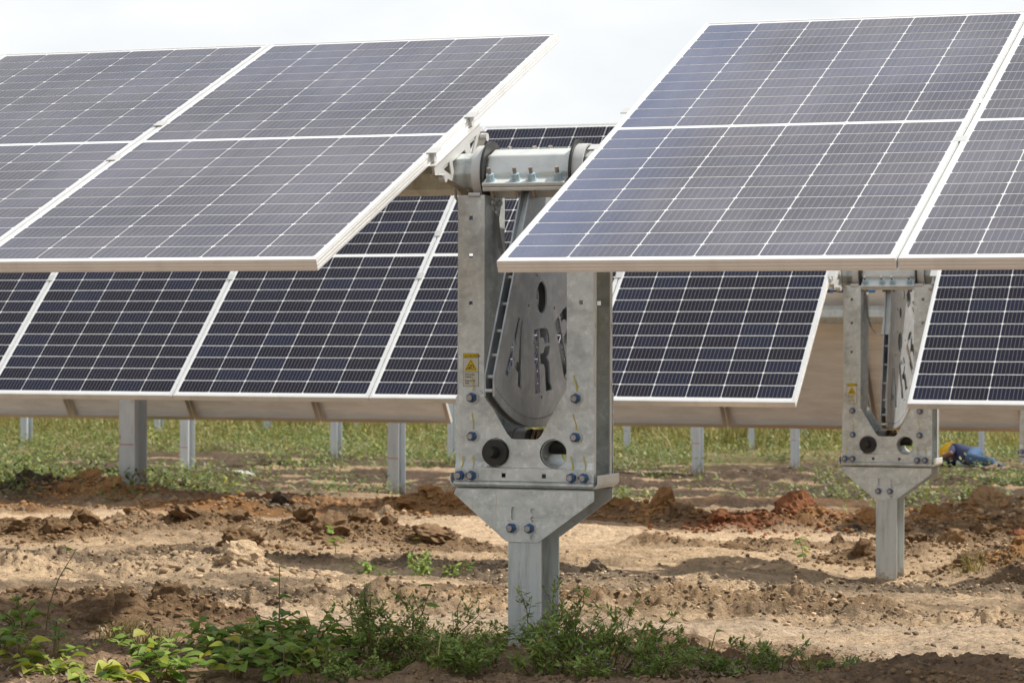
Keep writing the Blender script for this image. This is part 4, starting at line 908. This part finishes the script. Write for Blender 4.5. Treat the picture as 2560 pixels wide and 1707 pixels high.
# ---------------------------------------------------------------- vegetation
def blades(n, px, py, hmin, hmax, wd, lean, m, name, label, cat, seg=3, hf=None):
    z = height(px, py)
    if hf is None: hf = np.ones(n)
    h = rng.uniform(hmin, hmax, n)*hf; a = rng.uniform(0, 6.283, n); ln = rng.uniform(.1, 1, n)*lean*h; w_ = wd*rng.uniform(.6, 1.3, n)
    face = rng.uniform(0, 6.283, n); dx, dy = np.cos(face)*w_/2, np.sin(face)*w_/2
    V = []
    for k in range(seg):
        t = k/seg; wk = 1-.75*t; ox = np.cos(a)*ln*t*t; oy = np.sin(a)*ln*t*t; zz = z+h*t*(1-.15*t)-.01
        V += [np.stack([px+ox-dx*wk, py+oy-dy*wk, zz], 1), np.stack([px+ox+dx*wk, py+oy+dy*wk, zz], 1)]
    V.append(np.stack([px+np.cos(a)*ln, py+np.sin(a)*ln, z+h*.85], 1))
    k = len(V); v = np.stack(V, 1).reshape(-1, 3); base = np.arange(n)[:, None]*k
    tri = []
    for s in range(seg-1):
        q = 2*s; tri += [(q, q+1, q+3), (q, q+3, q+2)]
    q = 2*(seg-1); tri.append((q, q+1, q+2))
    f = (base[:, None, :]+np.array(tri)[None]).reshape(-1, 3)
    o = link(name, newmesh(name, v, f, m, False), kind='stuff'); tag(o, label, cat); return o
def scatter(n, dmin, dmax, amin, amax, pw=1.):
    dd = dmin+(rng.random(n)**pw)*(dmax-dmin); aa = math.pi/2+YAW+R(1)*rng.uniform(amin, amax, n)
    return 2.97+dd*np.cos(aa), -6.6+dd*np.sin(aa)
# tall grass beyond the worked soil
x, y = scatter(230000, 27, 64, -12.5, 12.5, 1.0)
edge = y-.30*x-2+4*(fbm(x*.35, y*.35, 3, 101)-.5)*2
k = (rng.random(len(x)) < sstep(24, 32, edge)*(.10+.90*sstep(.42, .58, fbm(x*.9, y*.9, 3, 104)))); x = x[k]; y = y[k]; edge = edge[k]
pt = sstep(.40, .60, fbm(x*.5, y*.5, 3, 105)); hf = (.30+.95*sstep(27, 36, edge))*(.25+1.3*pt*fbm(x*.9, y*.9, 3, 103))
kk = rng.random(len(x)) < .16*(1.5-pt)
blades(int(kk.sum()), x[kk], y[kk], .5, 1.25, .014, .8, M['dry'], 'dry_grass', 'dry tan grass stalks standing among the green grass', 'grass', 3, hf[kk]*1.1)
blades(len(x), x, y, .30, 1.0, .019, .6, M['grass'], 'tall_grass', 'tall yellow-green grass filling the field beyond the bare piles', 'grass', 3, hf)
# low weeds in drifts across the brown soil
def leafcards(px, py, n_per, rad, hmax, size, m, name, label, cat):
    n = len(px)*n_per; cx = np.repeat(px, n_per); cy = np.repeat(py, n_per)
    rr = np.repeat(rad*rng.uniform(.5, 1.5, len(px)), n_per)*np.sqrt(rng.random(n)); a = rng.uniform(0, 6.283, n)
    x = cx+np.cos(a)*rr; y = cy+np.sin(a)*rr; hz = height(x, y, False)+rng.random(n)*np.repeat(hmax*rng.uniform(.4, 1.2, len(px)), n_per)*np.clip(1.15-rr/(rad*1.5), .15, 1)+.01
    s = size*rng.uniform(.6, 1.4, n); b = rng.uniform(0, 6.283, n); el_ = rng.uniform(-.3, .9, n)
    ux = np.stack([np.cos(b)*np.cos(el_), np.sin(b)*np.cos(el_), np.sin(el_)], 1); vx = np.stack([-np.sin(b), np.cos(b), rng.uniform(-.4, .4, n)], 1)*.45
    c = np.stack([x, y, hz], 1); S = s[:, None]
    v = np.stack([c-ux*S*.5, c+vx*S*.5, c+ux*S*.5, c-vx*S*.5], 1).reshape(-1, 3)
    f = (np.arange(n)[:, None]*4+np.arange(4)[None])
    o = link(name, newmesh(name, v, f, m, False), kind='stuff'); tag(o, label, cat); return o
x, y = scatter(2600, 19.5, 46, -12, 12, .9)
pr_ = sstep(.46, .56, fbm(x*.45, y*.6, 3, 111))*.9+.9*sstep(20, 27, y-.42*x-3)
k = rng.random(len(x)) < pr_; x = x[k]; y = y[k]
leafcards(x, y, 70, .30, .24, .048, M['weed'], 'low_weeds', 'drifts of low green weeds on the brown soil between the piles', 'weeds')
x, y = scatter(3000, 22, 52, -12, 12, .9)
k = rng.random(len(x)) < .25*sstep(21, 30, y-.3*x-2); x = x[k]; y = y[k]
leafcards(x, y, 46, .35, .42, .045, M['grass'], 'leafy_field_weeds', 'bushy light-green weeds growing at the edge of the tall grass', 'weeds')

# --- leaf shapes for the near plants
def leaf_mesh(m, w_=.62, fold=.22, n=5, tipsharp=1.0):
    v = []; f = []
    for i in range(n+1):
        t = i/n; hw = w_/2*math.sin(math.pi*min(1, t**.8))**.75*(1-.25*t) if 0 < i < n else 0
        z = -.20*t*t+.05*math.sin(t*3)
        v += [(-hw, t, z+hw*fold*2), (0, t, z), (hw, t, z+hw*fold*2)]
    for i in range(n):
        a = 3*i; f += [(a, a+1, a+4, a+3), (a+1, a+2, a+5, a+4)]
    me = newmesh('leaf', v, f, m, True); return me
LEAF = [leaf_mesh(M['leaf'], .74, .15), leaf_mesh(M['leaf'], .60, .35), leaf_mesh(M['leaf'], .82, -.12)]
LEAF_Y = [leaf_mesh(M['leaf_y'], .80, .15), leaf_mesh(M['leaf_y'], .64, .3)]
def broad_plant(x, y, spread, ht, nst, nlf, size, label, group, meshes=None, up=.6):
    meshes = meshes or LEAF*3+LEAF_Y[:1]
    ht *= 1.3; nlf = int(nlf*1.7); size *= 1.22; nst = int(nst*1.3); spread *= 1.08
    z = h1(x, y); t = thing('broadleaf_weed', label, 'plant', (x, y, z), (0, 0, 0), group)
    b = MB(); spots = []
    for s in range(nst):
        a = random.uniform(0, 6.28); rr = spread*math.sqrt(random.random()); hh = ht*random.uniform(.45, 1)*(1-.35*rr/spread)
        p1 = Vector((math.cos(a)*rr*.45, math.sin(a)*rr*.45, hh*.65)); p2 = Vector((math.cos(a)*rr, math.sin(a)*rr, hh*random.uniform(.8, 1.0)))
        pts = [Vector((math.cos(a)*.01, math.sin(a)*.01, -.02)), p1*.5+Vector((0, 0, hh*.1)), p1, p2]; b.tube(pts, [.0022, .002, .0017, .001], 4)
        for k in range(max(1, nlf//nst)):
            q = .25+.75*(k+random.random())/(nlf/nst); q = min(q, .999)
            sg = q*3; i = int(sg); p = pts[i].lerp(pts[min(i+1, 3)], sg-i); spots.append((p, a))
    b.build('stem', M['stem'], t)
    for (p, a) in spots:
        me = random.choice(meshes); s = size*random.uniform(.55, 1.25)
        o = link('leaf', me, t, p, None); o.rotation_euler = (random.uniform(-.35, .75)*up, random.uniform(-.55, .55), a+random.uniform(-1.7, 1.7)-1.57); o.scale = (s, s, s)
    return t
GB = 'broad-leaved weeds in front of the pier'
for (x, y, sp_, ht, ns, nl, sz, lab) in [
        (-.42, .42, .16, .15, 10, 52, .042, 'dense dark-green broad-leaved weed at the centre of the left patch'),
        (-.26, .36, .15, .14, 9, 46, .038, 'dense broad-leaved weed on the right side of the left patch'),
        (-.55, .50, .13, .12, 8, 38, .036, 'broad-leaved weed at the left end of the left patch'),
        (-.33, .52, .15, .17, 9, 40, .036, 'broad-leaved weed at the back of the left patch'),
        (-.14, .34, .14, .12, 8, 38, .034, 'broad-leaved weed bridging the left patch and the fine shrub'),
        (-.28, .10, .15, .13, 8, 36, .042, 'large-leaved weed at the bottom edge, below the left patch'),
        (-.44, -.02, .13, .11, 6, 26, .048, 'large-leaved weed at the bottom edge with drooping leaves'),
        (-.12, .06, .13, .10, 6, 26, .036, 'broad-leaved weed at the bottom edge left of the fine shrub'),
        (-.30, .66, .16, .16, 9, 44, .036, 'broad-leaved weed at the top of the left patch against the pale soil'),
        (-.14, .58, .14, .14, 8, 38, .034, 'broad-leaved weed behind the bridge of leaves, right of the left patch'),
        (-.46, .66, .13, .13, 7, 32, .036, 'broad-leaved weed at the back left of the left patch'),
        (-.56, .12, .14, .12, 7, 28, .042, 'broad-leaved weed at the bottom, left of the large-leaved ones'),
        (-.02, .46, .13, .14, 8, 36, .034, 'broad-leaved weed tangled into the fine shrub left of the pile'),
        (-1.12, .42, .18, .16, 8, 30, .036, 'sparse tall weed near the left edge'),
        (-1.02, .12, .18, .12, 8, 28, .040, 'sprawling weed in the bottom-left corner'),
        (-.84, .10, .14, .13, 5, 18, .034, 'thin weed rising above the bottom-left yellow leaves'),
        (-.62, .20, .10, .07, 4, 12, .040, 'little weed alone on the bare patch left of the broad-leaved patch')]:
    broad_plant(x, y, sp_, ht, ns, nl, sz, lab, GB)
for (x, y, sp_, ht, ns, nl, sz, lab) in [(-.72, -.08, .14, .075, 6, 22, .046, 'yellowing broad-leaved weed at the bottom left corner'), (-.56, -.14, .13, .07, 6, 20, .046, 'yellowing weed at the bottom edge, right of the corner'), (-.88, -.02, .10, .08, 5, 16, .040, 'yellow-green weed at the far bottom-left corner')]:
    broad_plant(x, y, sp_, ht, ns, nl, sz, lab, GB, LEAF_Y, .4)
def sprig(x, y, ht, leafs, size, label, lean=(0, 0), meshes=LEAF):
    z = h1(x, y); t = thing('sprouting_weed', label, 'plant', (x, y, z), (0, 0, 0), 'single upright sprouts')
    pts = [Vector((lean[0]*q*q, lean[1]*q*q, ht*q-.01)) for q in (0, .33, .66, 1)]
    MB().tube(pts, [.0024, .002, .0017, .0012], 5).build('stem', M['stem'], t)
    for k in range(leafs):
        q = .35+.65*k/max(1, leafs-1); p = Vector((lean[0]*q*q, lean[1]*q*q, ht*q-.01)); s = size*random.uniform(.8, 1.15)
        o = link('leaf', random.choice(meshes), t, p, (random.uniform(-.2, .6), random.uniform(-.3, .3), k*2.4+random.random())); o.scale = (s, s, s)
sprig(-.36, .55, .285, 5, .042, 'tall single sprout rising above the left patch', (.0, 0))
sprig(.10, .45, .24, 4, .042, 'single sprout leaning towards the pile of the near pier', (.05, 0))
sprig(-1.15, .60, .25, 4, .045, 'long-stemmed sprout at the left edge', (.10, 0))
sprig(.86, .75, .12, 3, .034, 'small two-leaved sprout on the pale soil right of the near pier', (.02, 0))
sprig(-2.67, 6.19, .16, 6, .060, 'small green sprout among the brown clods left of the near pier', (-.04, 0))
sprig(-.32, 6.56, .14, 8, .055, 'little green tuft on the sandy mound between the piers', (-.03, 0))
sprig(-1.95, 5.4, .15, 4, .045, 'thin sprout on the shaded sand left of the near pier', (.06, 0))
# --- fine-leaved shrubby weeds: stems are parts, the tiny leaves one mass
def shrub(x, y, spread, ht, nst, nleaf, size, label, group, aspect=.42, flowers=0, flat=1., name='fine_leaved_shrub'):
    z = h1(x, y); t = thing(name, label, 'plant', (x, y, z), (0, 0, 0), group)
    b = MB(); segs = []; ht *= 1.12; nleaf = int(nleaf*1.1)
    for s in range(nst):
        a = random.uniform(0, 6.28); rr = spread*random.random()**.6; hh = ht*random.uniform(.35, 1)*(1-.3*rr/spread)
        p0 = Vector((math.cos(a)*rr*.25, math.sin(a)*rr*.25, -.01)); p3 = Vector((math.cos(a)*rr, math.sin(a)*rr, hh))
        p1 = p0.lerp(p3, .4)+Vector((random.uniform(-.02, .02), random.uniform(-.02, .02), .02*flat)); p2 = p0.lerp(p3, .75)+Vector((random.uniform(-.02, .02), random.uniform(-.02, .02), .01))
        b.tube([p0, p1, p2, p3], [.0020, .0016, .0012, .0007], 4)
        segs += [(p0, p1), (p1, p2), (p2, p3), (p2, p3)]
        for k in range(3):
            q = random.uniform(.3, .9); st = p0.lerp(p3, q); e = st+Vector((random.uniform(-1, 1), random.uniform(-1, 1), random.uniform(.1, 1)))*ht*.25
            b.tube([st, (st+e)/2+Vector((0, 0, .006)), e], [.0011, .0009, .0006], 3); segs += [(st, e)]*2
    b.build('stems', M['stem'], t)
    n = nleaf; A = np.array([s[0][:] for s in segs]); E = np.array([s[1][:] for s in segs]); i = rng.integers(0, len(segs), n); q = rng.random(n)[:, None]
    c = A[i]*(1-q)+E[i]*q+rng.normal(0, .006, (n, 3)); c[:, 2] = np.maximum(c[:, 2], .004)
    s = size*rng.uniform(.5, 1.35, n)[:, None]; bb = rng.uniform(0, 6.283, n); el_ = rng.uniform(-.5, 1.0, n)
    ux = np.stack([np.cos(bb)*np.cos(el_), np.sin(bb)*np.cos(el_), np.sin(el_)], 1); vx = np.stack([-np.sin(bb), np.cos(bb), rng.uniform(-.5, .5, n)], 1)*aspect
    v = np.stack([c, c+ux*s*.35+vx*s*.5, c+ux*s, c+ux*s*.35-vx*s*.5], 1).reshape(-1, 3)
    f = (np.arange(n)[:, None]*4+np.arange(4)[None])
    link('foliage', newmesh('foliage', v, f, M['leaf_f'], False), t, kind='stuff')
    if flowers:
        b = MB()
        for k in range(flowers):
            s_ = random.choice(segs)[1]; p = Vector(s_)+Vector((random.uniform(-.02, .02), random.uniform(-.02, .02), random.uniform(0, .02)))
            for j in range(4):
                an = j*1.57+k; b.add([p, p+Vector((math.cos(an)*.004, math.sin(an)*.004, .003)), p+Vector((math.cos(an+.6)*.004, math.sin(an+.6)*.004, .0045))], [(0, 1, 2)])
        b.build('flowers', M['flower'], t, kind='stuff')
GS = 'fine-leaved shrubby weeds at the foot of the near pier'
for a in [(.16, .42, .17, .25, 16, 1500, .017, 'tall dark fine-leaved shrub left of the near pile'), (.02, .36, .17, .24, 14, 1300, .017, 'fine-leaved shrub with thin bare tips, left of the tall dark one'), (.24, .25, .16, .17, 12, 1300, .017, 'fine-leaved shrub directly in front of the near pile'),
          (.08, .12, .18, .12, 12, 1200, .018, 'low fine-leaved shrub at the bottom edge'), (.38, .12, .18, .13, 12, 1300, .018, 'low fine-leaved shrub at the bottom edge below the pile'), (.30, .55, .10, .14, 7, 500, .016, 'small fine-leaved shrub touching the pile')]:
    shrub(*a, GS)
GN = 'narrow-leaved flowering weeds right of the near pier'
for a in [(.50, .48, .18, .25, 16, 1100, .024, 'narrow-leaved weed with pink flowers right beside the near pile'), (.66, .44, .20, .21, 15, 1100, .026, 'narrow-leaved flowering weed in the middle of the right patch'), (.56, .22, .20, .16, 13, 1000, .026, 'narrow-leaved flowering weed at the bottom edge right of the pile'),
          (.82, .34, .20, .14, 12, 800, .026, 'low narrow-leaved weed at the right of the patch'), (.98, .52, .18, .07, 10, 560, .024, 'trailing narrow-leaved weed on the damp soil'), (1.12, .58, .20, .10, 10, 620, .024, 'trailing flowering weed furthest right of the patch'), (1.30, .52, .16, .05, 8, 260, .022, 'sparse trailing weed at bottom right'), (.80, .18, .2, .08, 10, 600, .025, 'low weed at the bottom edge, right of centre')]:
    shrub(*a, GN, .30, 14, 1., 'narrow_leaved_weed')
shrub(-1.64, 4.92, .20, .15, 9, 300, .032, 'small bushy weed on the shaded sand left of the near pile', 'lone bushy weeds on the sand', .5)
shrub(-1.9, 4.8, .12, .08, 6, 120, .028, 'tiny weed beside the small bushy one on the sand', 'lone bushy weeds on the sand', .5)
def tuft(x, y, n, ht, label):
    px = x+rng.normal(0, .03, n); py = y+rng.normal(0, .03, n)
    o = blades(n, px, py, ht*.5, ht, .005, .8, M['grass'], 'grass_tuft', label, 'grass tuft', 3); del o['kind']; o['group'] = 'small tufts of grass'
tuft(.56, 6.27, 40, .17, 'tuft of grass at the foot of the clod heap on the right'); tuft(.40, 5.55, 10, .09, 'few grass blades on the bare soil right of the second pile'); tuft(.62, 5.0, 9, .08, 'few grass blades near the smooth cream stone')
tuft(-.80, .42, 120, .10, 'clump of fine grass among the weeds at the left'); tuft(-.72, .50, 80, .08, 'clump of fine grass right of the leftmost weeds'); tuft(.74, .86, 40, .10, 'tuft of grass at the edge of the pale soil'); tuft(1.16, .70, 30, .10, 'tuft of grass on the damp soil at bottom right')
tuft(.33, .08, 6, .22, 'long bent grass blade in front of the fine shrubs'); tuft(-.02, .12, 10, .20, 'long grass blades left of the fine shrubs')
# dead litter on the damp foreground soil
x, y = scatter(5200, 6.9, 8.4, -12, 12, .8)
leafcards(x, y, 1, .01, .006, .022, leafmat('dead_litter', (.14, .085, .045), (.30, .21, .12), .1), 'leaf_litter', 'dry brown litter scattered under the near weeds', 'leaf litter')

# ---------------------------------------------------------------- scraps
def scrap(x, y, s, m, label, name, cat):
    me = clodmesh(int(abs(x*100))+33, 3, .9); me.materials.append(m)
    o = link(name, me, None, (x, y, h1(x, y)+s[2]*.3), (0, .15, .4)); o.scale = s; tag(o, label, cat)
M['fluff'] = mat('grey_fibre', (.30, .30, .32), .95, 0, .1, [(30, (.20, .20, .22), .45, .6, one)], .02, 60)
M['plastic'] = mat('white_plastic', (.78, .78, .76), .5)
scrap(.01, 5.32, (.10, .06, .04), M['fluff'], 'grey fibre scrap lying on the sand between the piers', 'fibre_scrap', 'debris')
scrap(-8.57, 17.39, (.20, .10, .05), M['plastic'], 'white plastic scrap lying in the weeds at the left', 'plastic_scrap', 'debris')
scrap(-5.15, 11.1, (.10, .08, .03), M['plastic'], 'small white plastic scrap beside the near-black lump', 'plastic_scrap', 'debris')

# ---------------------------------------------------------------- the person lying on the grass
def skin(name, verts, edges, rad, m, parent, root=0, sub=2):
    me = bpy.data.meshes.new(name); me.from_pydata(verts, edges, []); o = bpy.data.objects.new(name, me); col.objects.link(o)
    sk = o.modifiers.new('s', 'SKIN'); sk.use_smooth_shade = True; ss = o.modifiers.new('u', 'SUBSURF'); ss.levels = sub; ss.render_levels = sub
    for i, q in enumerate(rad):
        me.skin_vertices[0].data[i].radius = q if isinstance(q, tuple) else (q, q); me.skin_vertices[0].data[i].use_root = (i == root)
    bpy.context.view_layer.update()
    m2 = bpy.data.meshes.new_from_object(o.evaluated_get(bpy.context.evaluated_depsgraph_get()))
    bpy.data.objects.remove(o); m2.materials.clear(); m2.materials.append(m)
    return link(name, m2, parent)
def person():
    M['skin'] = mat('skin', (.16, .075, .045), .6); M['shirt'] = mat('navy_shirt', (.022, .028, .075), .9); M['jeans'] = mat('blue_jeans', (.045, .085, .16), .9, 0, .3, [(40, (.08, .13, .22), .5, .7, one)])
    M['helmet'] = mat('yellow_helmet', (.80, .50, .02), .35)
    hx, hy, fx, fy = -2.80, 22.85, -2.02, 21.55
    t = thing('person', 'person lying on one side on the grass, navy shirt, blue jeans, yellow helmet', 'person', (hx, hy, h1(-2.5, 22.3)-.01), (0, 0, math.atan2(fy-hy, fx-hx))); t.scale = (.88, .88, .88)
    # local x runs from head to feet; lying on the side
    V = [(.95, 0, .15), (.72, 0, .15), (.50, 0, .165), (.33, 0, .165), (.24, .01, .15), (.13, .02, .125),      # pelvis..neck..head
         (.36, -.06, .235), (.58, -.18, .17), (.44, -.34, .08), (.38, -.42, .05),                                  # upper arm, forearm, wrist, hand
         (.36, .04, .06), (.30, -.20, .05), (.12, -.30, .05), (.04, -.33, .05),                                     # lower arm
         (.99, -.03, .19), (1.30, -.20, .15), (1.62, -.04, .12), (1.72, -.05, .08), (1.80, -.12, .06),
         (.99, .02, .08), (1.38, -.05, .07), (1.75, .08, .06), (1.84, .06, .05), (1.88, -.02, .04)]
    E = [(0, 1), (1, 2), (2, 3), (3, 4), (4, 5), (3, 6), (6, 7), (7, 8), (8, 9), (3, 10), (10, 11), (11, 12), (12, 13), (0, 14), (14, 15), (15, 16), (16, 17), (17, 18), (0, 19), (19, 20), (20, 21), (21, 22), (22, 23)]
    rd = [.11, .105, .12, .11, .052, (.085, .10), .058, .044, .034, .028, .055, .042, .033, .028, .085, .062, .045, .035, .03, .085, .062, .045, .035, .03]
    skin('body', V, E, rd, M['skin'], t, 0)
    # shirt and jeans follow the body a little outside it
    k = 1.13
    def sub(idx, nm, m, ks, extra=None):
        mp_ = {a: i for i, a in enumerate(idx)}; vv = [V[a] for a in idx]; ee = [(mp_[a], mp_[b]) for a, b in E if a in mp_ and b in mp_]
        rr = [tuple(q*ks for q in (rd[a] if isinstance(rd[a], tuple) else (rd[a], rd[a]))) for a in idx]
        skin(nm, vv, ee, rr, m, t, 0)
    sub([0, 1, 2, 3, 6, 7, 10, 11], 'shirt', M['shirt'], 1.12); sub([0, 1, 14, 15, 16, 17, 19, 20, 21], 'jeans', M['jeans'], 1.15)
    bm = bmesh.new(); bmesh.ops.create_uvsphere(bm, u_segments=24, v_segments=14, radius=.135)
    for v in bm.verts:
        if v.co.z < 0: v.co.z *= .22
        v.co.x *= 1.12
    me = bpy.data.meshes.new('helmet'); bm.to_mesh(me); bm.free(); me.materials.append(M['helmet'])
    for p_ in me.polygons: p_.use_smooth = True
    o = link('helmet', me, t, (.02, .02, .13), (0, R(-80), 0))
    b = MB().ring((0, 0, -.004), (0, 0, .004), .12, .165, 30); o2 = b.build('brim', M['helmet'], o)
    # face: nose, mouth, ear and short hair
    MB().cyl((.14, -.10, .13), (.14, -.135, .128), .014, 8, .006).build('nose', M['skin'], t, smooth=True)
    MB().box(.185, .190, -.108, -.104, .105, .145).build('mouth', mat('lips', (.12, .04, .035), .6), t)
    MB().cyl((.15, .0, .222), (.15, .0, .232), .022, 10).build('ear', M['skin'], t, smooth=True)
    for sx, px in ((.10, .13), (.10, .11)): pass
    for z in (.105, .155): MB().cyl((.105, -.098, z), (.105, -.106, z), .009, 8).build('eye', M['lab_w'], t, smooth=True)
    # fingers on both hands
    for (hx_, hy_, hz_, dx, dy) in ((.38, -.42, .05, -.35, -.9), (.04, -.33, .05, -.9, -.3)):
        b = MB(); L_ = math.hypot(dx, dy); dx /= L_; dy /= L_
        for j in range(5):
            o_ = (j-2)*.018; l_ = (.05, .075, .08, .072, .055)[j]
            p = Vector((hx_-dy*o_+dx*.01, hy_+dx*o_+dy*.01, hz_)); b.tube([p, p+Vector((dx, dy, .10))*l_*.5, p+Vector((dx, dy, -.35))*l_], [.010, .009, .007], 6)
        b.build('fingers', M['skin'], t, smooth=True)
    for (x, y, z, a) in ((1.84, -.13, .05, -.6), (1.92, -.02, .04, -.3)):
        b = MB().tube([(x-.04, y+.03, z+.01), (x+.03, y-.04, z), (x+.06, y-.13, z-.005)], [.042, .046, .034], 10); b.build('shoe', mat('brown_shoe', (.12, .06, .04), .7) if 'shoe' not in M else M['shoe'], t, smooth=True)
person()
t = thing('water_bottle', 'pale bottle lying beside the yellow helmet', 'bottle', (-2.62, 22.35, h1(-2.62, 22.35)+.04), (0, 0, .3))
MB().cyl((0, 0, 0), (.20, 0, 0), .038, 14).cyl((.2005, 0, 0), (.225, 0, 0), .02, 12).build('bottle_body', mat('pale_plastic', (.55, .65, .68), .3), t, smooth=True)
MB().cyl((.2255, 0, 0), (.245, 0, 0), .021, 12).build('cap', M['blue'], t, smooth=True)

scene.render.engine = 'CYCLES'
scene.cycles.max_bounces = 6; scene.cycles.diffuse_bounces = 3; scene.cycles.glossy_bounces = 3; scene.cycles.transmission_bounces = 3
